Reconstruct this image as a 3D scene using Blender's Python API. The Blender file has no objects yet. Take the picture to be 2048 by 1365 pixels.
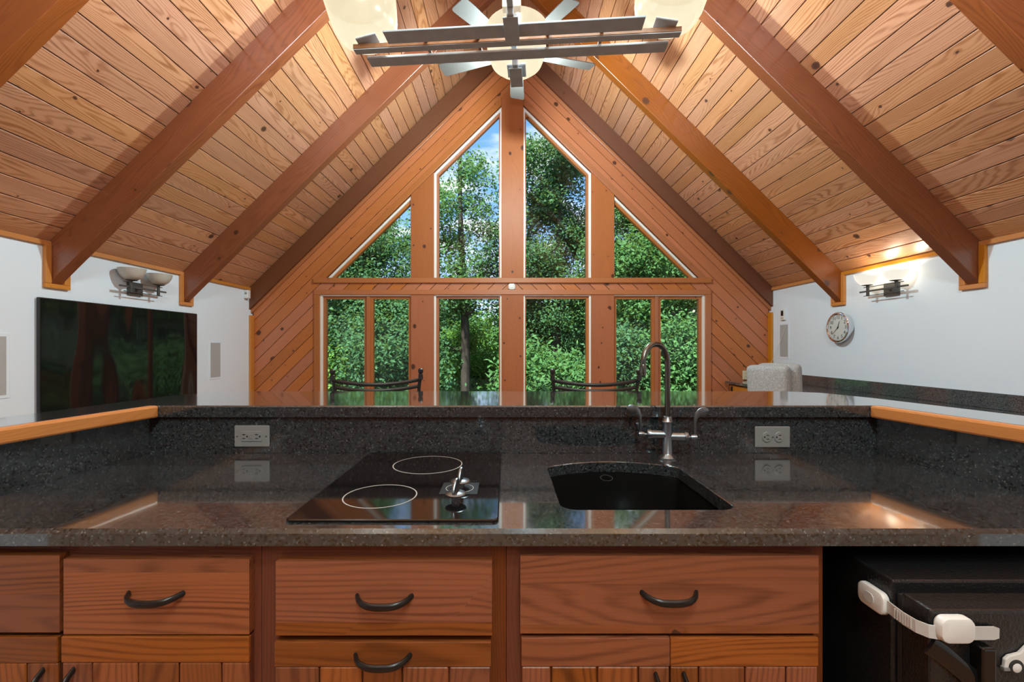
import bpy, bmesh, math, random
import numpy as np
from mathutils import Vector, Matrix
rnd = random.Random(7)
R = math.radians
C = bpy.context.scene.collection
SC = bpy.context.scene

# ------------------------------------------------------------------ camera, sky, sun, exposure
CAMZ, F, UC, VC = 1.26, 910.0, 1012.0, 694.0
cam = bpy.data.cameras.new('camera')
cam.sensor_width = 36.0
cam.lens = 36.0 * F / 2048
cam.shift_x = (1024 - UC) / 2048
cam.shift_y = (VC - 682.5) / 2048
cam.clip_start = 0.02
co = bpy.data.objects.new('camera', cam)
co.location = (0, 0, CAMZ)
co.rotation_euler = (R(90), 0, 0)
C.objects.link(co)
SC.camera = co
SC.view_settings.view_transform = 'Standard'
SC.view_settings.look = 'None'
SC.view_settings.gamma = 1.0
SC.view_settings.exposure = 1.30
SC.view_settings.use_curve_mapping = False
SC.cycles.max_bounces = 8
SC.cycles.transparent_max_bounces = 16
SC.cycles.caustics_reflective = False
SC.cycles.caustics_refractive = False
SC.cycles.sample_clamp_indirect = 4.0

def build_world():
    w = bpy.data.worlds.new('sky'); SC.world = w
    w.use_nodes = True
    nt = w.node_tree; nt.nodes.clear()
    N = nt.nodes.new; L = nt.links.new
    out = N('ShaderNodeOutputWorld'); bg = N('ShaderNodeBackground')
    tc = N('ShaderNodeTexCoord')
    sep = N('ShaderNodeSeparateXYZ'); L(tc.outputs['Generated'], sep.inputs[0])
    # clouds are laid out on a flat layer overhead: direction divided by its height
    mp = N('ShaderNodeVectorMath'); mp.operation = 'DIVIDE'
    mx = N('ShaderNodeMath'); mx.operation = 'MAXIMUM'; mx.inputs[1].default_value = 0.06
    L(sep.outputs[2], mx.inputs[0])
    cmb = N('ShaderNodeCombineXYZ')
    for i in range(3): L(mx.outputs[0], cmb.inputs[i])
    L(tc.outputs['Generated'], mp.inputs[0]); L(cmb.outputs[0], mp.inputs[1])
    no = N('ShaderNodeTexNoise'); no.inputs['Scale'].default_value = 1.9
    no.inputs['Detail'].default_value = 8; no.inputs['Roughness'].default_value = 0.55
    L(mp.outputs[0], no.inputs['Vector'])
    cr = N('ShaderNodeValToRGB')
    cr.color_ramp.elements[0].position = 0.47; cr.color_ramp.elements[1].position = 0.62
    L(no.outputs['Fac'], cr.inputs[0])
    grad = N('ShaderNodeValToRGB')
    e = grad.color_ramp.elements
    e[0].position = 0.0; e[0].color = (0.50, 0.68, 0.95, 1)
    e[1].position = 0.7; e[1].color = (0.10, 0.27, 0.72, 1)
    m = e.new(0.3); m.color = (0.21, 0.45, 0.90, 1)
    L(sep.outputs[2], grad.inputs[0])
    mix = N('ShaderNodeMixRGB'); mix.inputs[2].default_value = (0.86, 0.90, 1.0, 1)
    L(cr.outputs[0], mix.inputs[0]); L(grad.outputs[0], mix.inputs[1])
    L(mix.outputs[0], bg.inputs[0]); bg.inputs[1].default_value = 0.6
    L(bg.outputs[0], out.inputs[0])
build_world()

sun = bpy.data.lights.new('sun', 'SUN'); sun.energy = 7.5; sun.angle = R(3); sun.color = (1.0, 0.95, 0.85)
so = bpy.data.objects.new('sun', sun); C.objects.link(so)
so.rotation_euler = (R(27), 0, R(-25))   # from behind the house, high

# brightness of the chandelier and sconce, then of the added fan and globe lights
W_CHANDELIER, W_SCONCE, W_FAN_FILL, W_GLOBE_FILL = 50.0, 1.3, 225.0, 105.0

# ------------------------------------------------------------------ helpers
def at(u, v, Y): return Vector(((u - UC) / F * Y, Y, CAMZ - (v - VC) / F * Y))
def Xof(u, Y): return (u - UC) / F * Y
def Zof(v, Y): return CAMZ - (v - VC) / F * Y
def Yof(v, z): return (CAMZ - z) * F / (v - VC)

WORG = {}
def link(o, parent, org):
    C.objects.link(o)
    if parent is not None:
        o.parent = parent
        o.location = Vector(org) - WORG[parent.name]
    else:
        o.location = org
    WORG[o.name] = Vector(org)

def thing(name, label, cat, loc, group=None, kind=None):
    o = bpy.data.objects.new(name, None); o.empty_display_size = 0.1
    link(o, None, Vector(loc)); tag(o, label, cat, group, kind)
    return o
def tag(o, label=None, cat=None, group=None, kind=None):
    if label: o['label'] = label
    if cat: o['category'] = cat
    if group: o['group'] = group
    if kind: o['kind'] = kind
    return o

def add_uv(bm, grain):
    g = Vector(grain).normalized()
    uvl = bm.loops.layers.uv.verify()
    for f in bm.faces:
        n = f.normal
        if abs(n.dot(g)) > 0.8:
            a = n.orthogonal().normalized(); b = n.cross(a)
            for l in f.loops:
                l[uvl].uv = (l.vert.co.dot(a) * 0.2, l.vert.co.dot(b))
        else:
            t = n.cross(g).normalized()
            for l in f.loops:
                l[uvl].uv = (l.vert.co.dot(g), l.vert.co.dot(t))

def mk(name, bm, mat, parent=None, grain=None, bevel=0.0, seg=2, smooth=False, label=None, org=None):
    if bevel > 0:
        bm.normal_update()
        ed = [e for e in bm.edges if len(e.link_faces) == 2 and e.calc_face_angle(0) > 0.5]
        bmesh.ops.bevel(bm, geom=ed, offset=bevel, segments=seg, affect='EDGES', profile=0.5, clamp_overlap=True)
    bm.normal_update()
    if grain is not None: add_uv(bm, grain)
    if org is None:
        xs = [v.co for v in bm.verts]
        org = Vector(((min(v.x for v in xs) + max(v.x for v in xs)) / 2, (min(v.y for v in xs) + max(v.y for v in xs)) / 2, min(v.z for v in xs)))
    else: org = Vector(org)
    bmesh.ops.translate(bm, verts=bm.verts, vec=-org)
    me = bpy.data.meshes.new(name); bm.to_mesh(me); bm.free()
    if smooth:
        for p in me.polygons: p.use_smooth = True
        if smooth != 'all':
            try: me.set_sharp_from_angle(angle=R(40))
            except Exception: pass
    me.materials.append(mat)
    o = bpy.data.objects.new(name, me)
    link(o, parent, org)
    if label: o['label'] = label
    return o

def B(): return bmesh.new()
def box(bm, x0, x1, y0, y1, z0, z1, M=None):
    vs = [bm.verts.new((x, y, z)) for x in (x0, x1) for y in (y0, y1) for z in (z0, z1)]
    if M is not None:
        for v in vs: v.co = M @ v.co
    q = lambda *i: bm.faces.new([vs[k] for k in i])
    q(0, 1, 3, 2); q(4, 6, 7, 5); q(0, 4, 5, 1); q(2, 3, 7, 6); q(0, 2, 6, 4); q(1, 5, 7, 3)
    return bm
def fixn(bm): bmesh.ops.recalc_face_normals(bm, faces=bm.faces); return bm
def prism(bm, pts, d):
    """closed prism: planar polygon pts (3D) pushed along the vector d"""
    d = Vector(d)
    a = [bm.verts.new(p) for p in pts]; b = [bm.verts.new(Vector(p) + d) for p in pts]
    bm.faces.new(a); bm.faces.new(b[::-1])
    n = len(pts)
    for i in range(n): bm.faces.new([a[i], b[i], b[(i + 1) % n], a[(i + 1) % n]])
    return bm
def ring(bm, outer, inner, d):
    d = Vector(d); n = len(outer)
    ao = [bm.verts.new(p) for p in outer]; ai = [bm.verts.new(p) for p in inner]
    bo = [bm.verts.new(Vector(p) + d) for p in outer]; bi = [bm.verts.new(Vector(p) + d) for p in inner]
    for i in range(n):
        j = (i + 1) % n
        bm.faces.new([ao[i], ao[j], ai[j], ai[i]]); bm.faces.new([bo[j], bo[i], bi[i], bi[j]])
        bm.faces.new([ao[j], ao[i], bo[i], bo[j]]); bm.faces.new([ai[i], ai[j], bi[j], bi[i]])
    return bm
def tube(bm, pts, r, n=10, cap=True, flat=None):
    """tube through pts; r number or list; flat = (scale along a, scale along b) of the section"""
    pts = [Vector(p) for p in pts]
    rs = r if isinstance(r, (list, tuple)) else [r] * len(pts)
    t0 = (pts[1] - pts[0]).normalized(); a = t0.orthogonal().normalized()
    if abs(t0.z) < 0.9: a = (Vector((0, 0, 1)) - t0 * t0.z).normalized()
    rings = []
    for i, p in enumerate(pts):
        t = (pts[min(i + 1, len(pts) - 1)] - pts[max(i - 1, 0)]).normalized()
        a = (a - t * a.dot(t)).normalized(); b = t.cross(a)
        fa, fb = flat if flat else (1, 1)
        rings.append([bm.verts.new(p + (a * math.cos(2 * math.pi * k / n) * fa + b * math.sin(2 * math.pi * k / n) * fb) * rs[i]) for k in range(n)])
    for i in range(len(rings) - 1):
        for k in range(n):
            bm.faces.new([rings[i][k], rings[i][(k + 1) % n], rings[i + 1][(k + 1) % n], rings[i + 1][k]])
    if cap: bm.faces.new(rings[0][::-1]); bm.faces.new(rings[-1])
    return bm
def lathe(bm, prof, M=None, n=24, close=False):
    """prof: list of (r, z) revolved round z, then M"""
    rings = []
    for r, z in prof:
        if r < 1e-6: vs = [bm.verts.new((0, 0, z))]
        else: vs = [bm.verts.new((r * math.cos(2 * math.pi * k / n), r * math.sin(2 * math.pi * k / n), z)) for k in range(n)]
        if M is not None:
            for v in vs: v.co = M @ v.co
        rings.append(vs)
    if close: rings.append(rings[0])
    for p, q in zip(rings, rings[1:]):
        if len(p) == 1 and len(q) == 1: continue
        for k in range(n):
            j = (k + 1) % n
            if len(p) == 1: bm.faces.new([p[0], q[j], q[k]])
            elif len(q) == 1: bm.faces.new([p[k], p[j], q[0]])
            else: bm.faces.new([p[k], p[j], q[j], q[k]])
    return bm
def TR(x, y, z): return Matrix.Translation((x, y, z))
def ROT(a, ax): return Matrix.Rotation(R(a), 4, ax)
def offset_poly(pts, d):
    """move every side of a 2D polygon inwards by d (d may be a list per side); ccw polygon"""
    n = len(pts); out = []
    ds = d if isinstance(d, (list, tuple)) else [d] * n
    def line(i):
        p, q = Vector(pts[i]), Vector(pts[(i + 1) % n])
        t = (q - p).normalized(); nn = Vector((-t.y, t.x))
        return p + nn * ds[i], t
    for i in range(n):
        p, t = line((i - 1) % n); q, s = line(i)
        den = t.x * s.y - t.y * s.x
        if abs(den) < 1e-5: out.append(q); continue
        w = q - p; k = (w.x * s.y - w.y * s.x) / den
        out.append(p + t * k)
    return out
def clip_half(poly, n, c):
    """part of the polygon where n.p <= c"""
    out = []
    for i in range(len(poly)):
        p, q = poly[i], poly[(i + 1) % len(poly)]
        dp, dq = n[0] * p[0] + n[1] * p[1] - c, n[0] * q[0] + n[1] * q[1] - c
        if dp <= 0: out.append(p)
        if dp * dq < 0:
            k = dp / (dp - dq); out.append((p[0] + (q[0] - p[0]) * k, p[1] + (q[1] - p[1]) * k))
    return out
def area(p): return 0.5 * sum(p[i][0] * p[(i + 1) % len(p)][1] - p[(i + 1) % len(p)][0] * p[i][1] for i in range(len(p)))
def slab(outer, holes, ztop, thick, ch=0.006, chz=0.008, hch=0.002):
    """flat slab with eased edges and holes; outer ccw, holes ccw"""
    bm = B()
    def loop(pts, z): return [bm.verts.new((p[0], p[1], z)) for p in pts]
    def edges(vs): return [bm.edges.new((vs[i], vs[(i + 1) % len(vs)])) for i in range(len(vs))]
    lo = [(offset_poly(outer, ch), outer, chz)] + [(offset_poly(h, -hch), h, hch) for h in holes]
    tops = []; bots = []; te = []; be = []
    for a, b, dz in lo:
        t = loop(a, ztop); s = loop(b, ztop - dz); u = loop(b, ztop - thick)
        tops.append(t); te += edges(t); be += edges(u)
        n = len(t)
        for i in range(n):
            j = (i + 1) % n
            bm.faces.new([t[i], t[j], s[j], s[i]]); bm.faces.new([s[i], s[j], u[j], u[i]])
    bmesh.ops.triangle_fill(bm, use_beauty=True, use_dissolve=False, edges=te)
    bmesh.ops.triangle_fill(bm, use_beauty=True, use_dissolve=False, edges=be)
    return fixn(bm)

# ------------------------------------------------------------------ materials
class NT:
    def __init__(s, name):
        s.m = bpy.data.materials.new(name); s.m.use_nodes = True
        s.t = s.m.node_tree; s.t.nodes.clear()
        s.out = s.n('ShaderNodeOutputMaterial')
    def n(s, t, **kw):
        x = s.t.nodes.new(t)
        for k, v in kw.items(): setattr(x, k, v)
        return x
    def l(s, a, b): s.t.links.new(a, b)
    def math(s, op, a, b=None, c=None):
        x = s.n('ShaderNodeMath', operation=op)
        for i, v in enumerate((a, b, c)):
            if v is None: continue
            if isinstance(v, (int, float)): x.inputs[i].default_value = v
            else: s.l(v, x.inputs[i])
        return x.outputs[0]
    def ramp(s, f, stops, interp='LINEAR'):
        x = s.n('ShaderNodeValToRGB'); e = x.color_ramp.elements; x.color_ramp.interpolation = interp
        while len(e) < len(stops): e.new(0.5)
        for i, (p, c) in enumerate(stops):
            e[i].position = p; e[i].color = (c if len(c) == 4 else (*c, 1)) if isinstance(c, (tuple, list)) else (c, c, c, 1)
        s.l(f, x.inputs[0]); return x.outputs[0]
    def mix(s, f, a, b, mode='MIX'):
        x = s.n('ShaderNodeMixRGB', blend_type=mode)
        for i, v in enumerate((f, a, b)):
            if isinstance(v, (int, float)): x.inputs[i].default_value = v if i == 0 else (v, v, v, 1)
            elif isinstance(v, tuple): x.inputs[i].default_value = (*v, 1)
            else: s.l(v, x.inputs[i])
        return x.outputs[0]
    def bump(s, h, strength=0.1, dist=0.01):
        x = s.n('ShaderNodeBump'); x.inputs['Strength'].default_value = strength; x.inputs['Distance'].default_value = dist
        s.l(h, x.inputs['Height']); return x.outputs[0]
    def pbr(s, col, rough=0.5, metal=0.0, spec=0.5, normal=None, coat=0.0, **kw):
        p = s.n('ShaderNodeBsdfPrincipled')
        def setv(k, v):
            if isinstance(v, (int, float)): p.inputs[k].default_value = v
            elif isinstance(v, tuple): p.inputs[k].default_value = (*v, 1)
            else: s.l(v, p.inputs[k])
        setv('Base Color', col); setv('Roughness', rough); setv('Metallic', metal)
        setv('Specular IOR Level', spec); setv('Coat Weight', coat)
        for k, v in kw.items(): setv(k, v)
        if normal is not None: s.l(normal, p.inputs['Normal'])
        s.l(p.outputs[0], s.out.inputs[0]); return p

def wood(name, light, dark, knot=(0.06, 0.018, 0.008), rough=0.33, knots=0.3, ksize=1.0, kscale=5.0, ring=75.0, contrast=1.0, coat=0.0, vary=0.25, spec=0.5, grey=0.0):
    t = NT(name)
    uv = t.n('ShaderNodeUVMap')
    oi = t.n('ShaderNodeObjectInfo')
    r1 = t.math('MULTIPLY', oi.outputs['Random'], 73.7); r2 = t.math('MULTIPLY', oi.outputs['Random'], 191.3)
    off = t.n('ShaderNodeCombineXYZ'); t.l(r1, off.inputs[0]); t.l(r2, off.inputs[1])
    add = t.n('ShaderNodeVectorMath', operation='ADD'); t.l(uv.outputs[0], add.inputs[0]); t.l(off.outputs[0], add.inputs[1])
    P = add.outputs[0]
    def scaled(x, y):
        m = t.n('ShaderNodeVectorMath', operation='MULTIPLY'); t.l(P, m.inputs[0]); m.inputs[1].default_value = (x, y, 1); return m.outputs[0]
    def noise(vec, sc, det=2.0, ro=0.5):
        n = t.n('ShaderNodeTexNoise'); n.noise_dimensions = '2D'; t.l(vec, n.inputs['Vector'])
        n.inputs['Scale'].default_value = sc; n.inputs['Detail'].default_value = det; n.inputs['Roughness'].default_value = ro
        return n.outputs['Fac']
    # knots
    vo = t.n('ShaderNodeTexVoronoi', voronoi_dimensions='2D'); t.l(scaled(0.8, 1.0), vo.inputs['Vector'])
    vo.inputs['Scale'].default_value = kscale
    sc = t.n('ShaderNodeSeparateColor'); t.l(vo.outputs['Color'], sc.inputs[0])
    has = t.math('LESS_THAN', sc.outputs[0], knots)
    size = t.math('MULTIPLY_ADD', t.math('POWER', sc.outputs[1], 2.0), 0.075 * ksize, 0.016 * ksize)
    wob = t.math('MULTIPLY_ADD', noise(P, 60, 2), 0.05, -0.025)
    d = t.math('ADD', vo.outputs['Distance'], wob)
    kn = t.math('MULTIPLY', t.ramp(t.math('DIVIDE', d, size), [(0.0, 1.0), (0.75, 0.9), (1.0, 0.35), (1.9 / 2, 0.3)][:3] + [(1.0, 0.0)]), has)
    halo = t.math('MULTIPLY', t.math('POWER', 2.718, t.math('MULTIPLY', vo.outputs['Distance'], -9.0)), has)
    sepP = t.n('ShaderNodeSeparateXYZ'); t.l(P, sepP.inputs[0])
    # growth rings: across the board, bent by slow noise and by the knots
    warp = noise(scaled(0.8, 5.0), 1.0, 1.0)
    wob2 = noise(scaled(2.2, 16.0), 1.0, 2.0)
    ph = t.math('ADD', t.math('MULTIPLY', sepP.outputs[1], ring), t.math('MULTIPLY', warp, ring * 0.30))
    ph = t.math('ADD', ph, t.math('MULTIPLY', halo, ring * 0.030))
    ph = t.math('ADD', ph, t.math('MULTIPLY', wob2, ring * 0.022))
    ph = t.math('ADD', ph, t.math('MULTIPLY', noise(scaled(3, 60), 1.0, 2), 3.0))
    s = t.math('MULTIPLY_ADD', t.math('SINE', ph), 0.5, 0.5)
    s = t.math('POWER', s, 2.2)
    amp = t.math('MULTIPLY_ADD', noise(scaled(1.3, 22.0), 1.0, 2), 1.5, -0.15)
    fib = noise(scaled(4, 260), 1.0, 3, 0.6)
    g = t.math('ADD', t.math('MULTIPLY', t.math('MULTIPLY', s, amp), 0.62 * contrast), t.math('MULTIPLY', fib, 0.5))
    tone = noise(scaled(0.5, 3.0), 1.0, 2)
    col = t.mix(t.ramp(g, [(0.25, 0.0), (0.95, 1.0)]), light, dark)
    col = t.mix(t.math('MULTIPLY', t.math('SUBTRACT', 1.0, tone), 0.55), col, tuple(0.5 * (a + b) * 0.8 for a, b in zip(light, dark)))
    hs = t.n('ShaderNodeHueSaturation'); t.l(col, hs.inputs['Color'])
    t.l(t.math('MULTIPLY_ADD', oi.outputs['Random'], vary, 1.0 - vary / 2), hs.inputs['Value'])
    frac = t.math('FRACT', t.math('MULTIPLY', oi.outputs['Random'], 17.3))
    t.l(t.math('MULTIPLY_ADD', frac, 0.008, 0.496), hs.inputs['Hue'])
    t.l(t.math('MULTIPLY_ADD', frac, 0.14, 0.93 - grey), hs.inputs['Saturation'])
    col = t.mix(t.math('MULTIPLY', halo, 0.35), hs.outputs[0], dark)
    col = t.mix(kn, col, knot)
    t.pbr(col, rough=t.math('MULTIPLY_ADD', fib, 0.12, rough - 0.06), spec=spec, normal=t.bump(g, 0.06, 0.004), coat=coat, **{'Coat Roughness': 0.25})
    return t.m

def plain(name, col, rough=0.5, metal=0.0, spec=0.5, bump=0.0, bscale=60.0, vary=0.06):
    t = NT(name)
    tc = t.n('ShaderNodeTexCoord'); n = t.n('ShaderNodeTexNoise'); t.l(tc.outputs['Object'], n.inputs['Vector'])
    n.inputs['Scale'].default_value = bscale; n.inputs['Detail'].default_value = 3
    c = t.mix(n.outputs['Fac'], tuple(x * (1 - vary) for x in col), tuple(min(1, x * (1 + vary)) for x in col))
    t.pbr(c, rough=rough, metal=metal, spec=spec, normal=t.bump(n.outputs['Fac'], bump, 0.002) if bump else None)
    return t.m

def stone(name, base=0.030, rough=0.12):
    t = NT(name)
    g = t.n('ShaderNodeNewGeometry'); P = g.outputs['Position']
    def vor(sc):
        v = t.n('ShaderNodeTexVoronoi'); t.l(P, v.inputs['Vector']); v.inputs['Scale'].default_value = sc
        s = t.n('ShaderNodeSeparateColor'); t.l(v.outputs['Color'], s.inputs[0]); return s.outputs[0], s.outputs[1], v.outputs['Distance']
    a, b, da = vor(230.0); c, d, dc = vor(330.0)
    no = t.n('ShaderNodeTexNoise'); t.l(P, no.inputs['Vector']); no.inputs['Scale'].default_value = 90; no.inputs['Detail'].default_value = 4
    k = base
    col = t.mix(no.outputs['Fac'], (k * 0.5, k * 0.56, k * 0.62), (k * 1.5, k * 1.7, k * 1.9))
    col = t.mix(t.ramp(a, [(0.80, 0.0), (0.90, 1.0)]), col, (k * 1.85, k * 2.05, k * 2.2))
    col = t.mix(t.ramp(b, [(0.84, 0.0), (0.88, 1.0)]), col, (k * 0.3, k * 0.3, k * 0.3))
    col = t.mix(t.ramp(c, [(0.986, 0.0), (0.99, 1.0)]), col, (0.14, 0.14, 0.138))
    t.pbr(col, rough=rough, spec=0.5, coat=1.0, **{'Specular Tint': (0.72, 0.90, 1.0), 'Coat Roughness': 0.05, 'Coat IOR': 1.75})
    return t.m

def glassy(name, tint=(1, 1, 1), refl=1.0):
    t = NT(name)
    fr = t.n('ShaderNodeFresnel'); fr.inputs['IOR'].default_value = 1.45
    tr = t.n('ShaderNodeBsdfTransparent'); tr.inputs[0].default_value = (*tint, 1)
    gl = t.n('ShaderNodeBsdfGlossy'); gl.inputs['Roughness'].default_value = 0.01
    mx = t.n('ShaderNodeMixShader')
    t.l(t.math('MULTIPLY', fr.outputs[0], refl), mx.inputs[0]); t.l(tr.outputs[0], mx.inputs[1]); t.l(gl.outputs[0], mx.inputs[2])
    t.l(mx.outputs[0], t.out.inputs[0]); return t.m

def lit_shade(name, emit, col=(1.0, 0.88, 0.60), through=0.17):
    """lit alabaster glass: lets part of its bulb's light straight through, glows"""
    t = NT(name)
    tc = t.n('ShaderNodeTexCoord'); n = t.n('ShaderNodeTexNoise'); t.l(tc.outputs['Object'], n.inputs['Vector'])
    n.inputs['Scale'].default_value = 9; n.inputs['Detail'].default_value = 4
    cl = t.mix(n.outputs['Fac'], tuple(c * 0.9 for c in col), col)
    em = t.n('ShaderNodeEmission'); t.l(cl, em.inputs[0]); em.inputs[1].default_value = emit
    tr = t.n('ShaderNodeBsdfTransparent'); tr.inputs[0].default_value = (1, 0.97, 0.9, 1)
    df = t.n('ShaderNodeBsdfPrincipled'); df.inputs['Base Color'].default_value = (0.01, 0.01, 0.01, 1); df.inputs['Roughness'].default_value = 0.25
    ad = t.n('ShaderNodeAddShader'); t.l(df.outputs[0], ad.inputs[0]); t.l(em.outputs[0], ad.inputs[1])
    mx = t.n('ShaderNodeMixShader'); mx.inputs[0].default_value = through
    t.l(ad.outputs[0], mx.inputs[1]); t.l(tr.outputs[0], mx.inputs[2]); t.l(mx.outputs[0], t.out.inputs[0]); return t.m

def leaf_mat(name, a, b):
    t = NT(name)
    g = t.n('ShaderNodeNewGeometry')
    n = t.n('ShaderNodeTexNoise'); t.l(g.outputs['Position'], n.inputs['Vector']); n.inputs['Scale'].default_value = 0.9; n.inputs['Detail'].default_value = 2
    f = t.math('ADD', t.math('MULTIPLY', g.outputs['Random Per Island'], 0.6), t.math('MULTIPLY', n.outputs['Fac'], 0.5))
    c = t.mix(f, a, b)
    p = t.n('ShaderNodeBsdfPrincipled'); t.l(c, p.inputs['Base Color']); p.inputs['Roughness'].default_value = 0.6; p.inputs['Specular IOR Level'].default_value = 0.12
    tl = t.n('ShaderNodeBsdfTranslucent'); t.l(t.mix(0.5, c, (0.25, 0.42, 0.06)), tl.inputs[0])
    mx = t.n('ShaderNodeMixShader'); mx.inputs[0].default_value = 0.3
    t.l(p.outputs[0], mx.inputs[1]); t.l(tl.outputs[0], mx.inputs[2]); t.l(mx.outputs[0], t.out.inputs[0]); return t.m

def fabric(name, a, b, sc=220):
    t = NT(name)
    tc = t.n('ShaderNodeTexCoord')
    w1 = t.n('ShaderNodeTexVoronoi'); t.l(tc.outputs['Object'], w1.inputs['Vector']); w1.inputs['Scale'].default_value = sc
    n = t.n('ShaderNodeTexNoise'); t.l(tc.outputs['Object'], n.inputs['Vector']); n.inputs['Scale'].default_value = sc * 0.6
    f = t.math('ADD', t.math('MULTIPLY', w1.outputs['Distance'], 0.7), t.math('MULTIPLY', n.outputs['Fac'], 0.4))
    t.pbr(t.mix(f, a, b), rough=0.95, spec=0.1, normal=t.bump(f, 0.5, 0.004)); return t.m

M = {}
M['ceil'] = wood('ceiling_pine', (0.63, 0.315, 0.17), (0.35, 0.135, 0.058), rough=0.34, knots=0.26, ksize=1.6, coat=0.5, vary=0.24, ring=360, contrast=1.6, grey=0.0, knot=(0.07, 0.03, 0.02))
M['gable'] = wood('gable_pine', (0.51, 0.17, 0.062), (0.36, 0.10, 0.033), rough=0.38, knots=0.50, vary=0.22, ring=260, contrast=0.55, ksize=1.8)
M['trimwood'] = wood('trim_pine', (0.45, 0.155, 0.056), (0.34, 0.10, 0.033), rough=0.34, knots=0.16, vary=0.16, ring=260, contrast=0.5, ksize=0.7)
M['post'] = wood('post_pine', (0.42, 0.135, 0.050), (0.31, 0.085, 0.028), spec=0.3, rough=0.48, knots=0.55, vary=0.14, ring=260, contrast=0.5, ksize=1.6)
M['rafter'] = wood('rafter_fir', (0.25, 0.070, 0.016), (0.15, 0.035, 0.008), rough=0.34, knots=0.32, coat=0.5, vary=0.2, ring=330, contrast=1.15, ksize=1.5, kscale=4.0)
M['rake'] = wood('rake_fir', (0.16, 0.05, 0.018), (0.11, 0.03, 0.010), rough=0.45, knots=0.12, vary=0.1, ring=480, contrast=0.7)
M['edge'] = wood('orange_oak', (0.62, 0.24, 0.045), (0.46, 0.15, 0.024), rough=0.35, knots=0.0, vary=0.1, ring=800, contrast=0.8)
M['cab'] = wood('cabinet_oak', (0.31, 0.092, 0.029), (0.12, 0.030, 0.009), rough=0.42, knots=0.30, vary=0.42, ring=380, contrast=1.15, ksize=1.3, kscale=4.5, knot=(0.05, 0.018, 0.012))
M['frame'] = wood('face_frame_oak', (0.17, 0.042, 0.015), (0.09, 0.020, 0.008), rough=0.42, knots=0.0, vary=0.15, ring=650, contrast=0.9)
M['floor'] = wood('floor_oak', (0.40, 0.20, 0.09), (0.25, 0.11, 0.045), rough=0.4, knots=0.05, ring=500)
M['bark'] = plain('bark', (0.045, 0.038, 0.03), 0.9, bump=0.6, bscale=30, vary=0.5)
M['wall'] = plain('white_paint', (0.75, 0.83, 0.93), 0.55, spec=0.3, bump=0.03, bscale=200, vary=0.01)
M['white'] = plain('white_enamel', (0.78, 0.76, 0.72), 0.4, vary=0.02)
M['plastic'] = plain('white_plastic', (0.72, 0.72, 0.71), 0.35, vary=0.02)
M['strap'] = plain('translucent_strap', (0.55, 0.55, 0.54), 0.4, vary=0.04)
M['beige'] = plain('ivory_plastic', (0.66, 0.56, 0.40), 0.4, vary=0.02)
M['greyplate'] = plain('grey_plate', (0.22, 0.225, 0.225), 0.35, vary=0.03)
M['slot'] = plain('slot_black', (0.008, 0.008, 0.008), 0.5)
M['grille'] = plain('speaker_grille', (0.42, 0.42, 0.43), 0.7, bump=0.3, bscale=900)
M['stone'] = stone('black_quartz')
M['stonedark'] = stone('grey_quartz', base=0.055, rough=0.2)
M['ceramic'] = plain('cooktop_glass', (0.006, 0.006, 0.007), 0.06, spec=0.6)
M['ringpaint'] = plain('burner_ring', (0.42, 0.42, 0.42), 0.4)
M['panel'] = plain('control_panel', (0.004, 0.004, 0.005), 0.3)
M['nickel'] = plain('brushed_nickel', (0.24, 0.275, 0.31), 0.32, metal=1.0, vary=0.1, bscale=200)
M['bronze'] = plain('bronze_tube', (0.15, 0.145, 0.135), 0.28, metal=1.0, vary=0.15)
M['chrome'] = plain('chrome', (0.75, 0.75, 0.77), 0.08, metal=1.0, vary=0.02)
M['sink'] = plain('black_sink', (0.006, 0.006, 0.006), 0.18)
M['iron'] = plain('black_iron', (0.015, 0.013, 0.012), 0.42, spec=0.5, vary=0.3, bump=0.1)
M['lampiron'] = plain('smoke_steel', (0.46, 0.54, 0.62), 0.5, metal=0.0, vary=0.25, bscale=25, bump=0.05)
M['lampcopper'] = plain('copper_edge', (0.30, 0.13, 0.055), 0.45, metal=0.0, vary=0.4, bscale=90)
M['sconceiron'] = plain('sconce_iron', (0.085, 0.083, 0.08), 0.5, metal=0.3, vary=0.2)
M['pull'] = plain('dark_bronze_pull', (0.02, 0.017, 0.016), 0.3, metal=0.4, vary=0.3)
M['black'] = plain('fridge_black', (0.009, 0.009, 0.01), 0.34, spec=0.6, bump=0.7, bscale=260, vary=0.2)
M['blackgloss'] = plain('black_gloss', (0.006, 0.006, 0.006), 0.08)
M['gasket'] = plain('gasket', (0.02, 0.02, 0.02), 0.6)
M['tvframe'] = plain('tv_bezel', (0.012, 0.012, 0.013), 0.35)
M['blade'] = plain('fan_blade', (0.088, 0.078, 0.072), 0.5, vary=0.1, bscale=40)
M['pane'] = glassy('window_glass', (0.97, 0.99, 0.98), 0.5)
M['clockglass'] = glassy('clock_glass', (1, 1, 1), 0.4)
M['shadeon'] = lit_shade('lit_glass', 0.37)
M['shadewall'] = lit_shade('lit_sconce_glass', 0.38, (1.0, 0.97, 0.9), 0.5)
M['shadeoff'] = plain('unlit_alabaster', (0.50, 0.47, 0.43), 0.3, vary=0.12, bscale=18)
M['cream'] = plain('cream_socket', (0.72, 0.62, 0.47), 0.4)
M['chair'] = fabric('grey_upholstery', (0.20, 0.21, 0.22), (0.50, 0.52, 0.54), 110)
M['leafA'] = leaf_mat('oak_leaf', (0.034, 0.105, 0.038), (0.085, 0.21, 0.07))
M['leafB'] = leaf_mat('fresh_leaf', (0.06, 0.165, 0.025), (0.14, 0.30, 0.055))
M['leafC'] = leaf_mat('shade_leaf', (0.026, 0.088, 0.040), (0.062, 0.16, 0.072))  # darker, bluer green than the oak leaf
M['forest'] = plain('forest_floor', (0.03, 0.06, 0.018), 0.95, vary=0.6, bscale=1.2)
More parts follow.
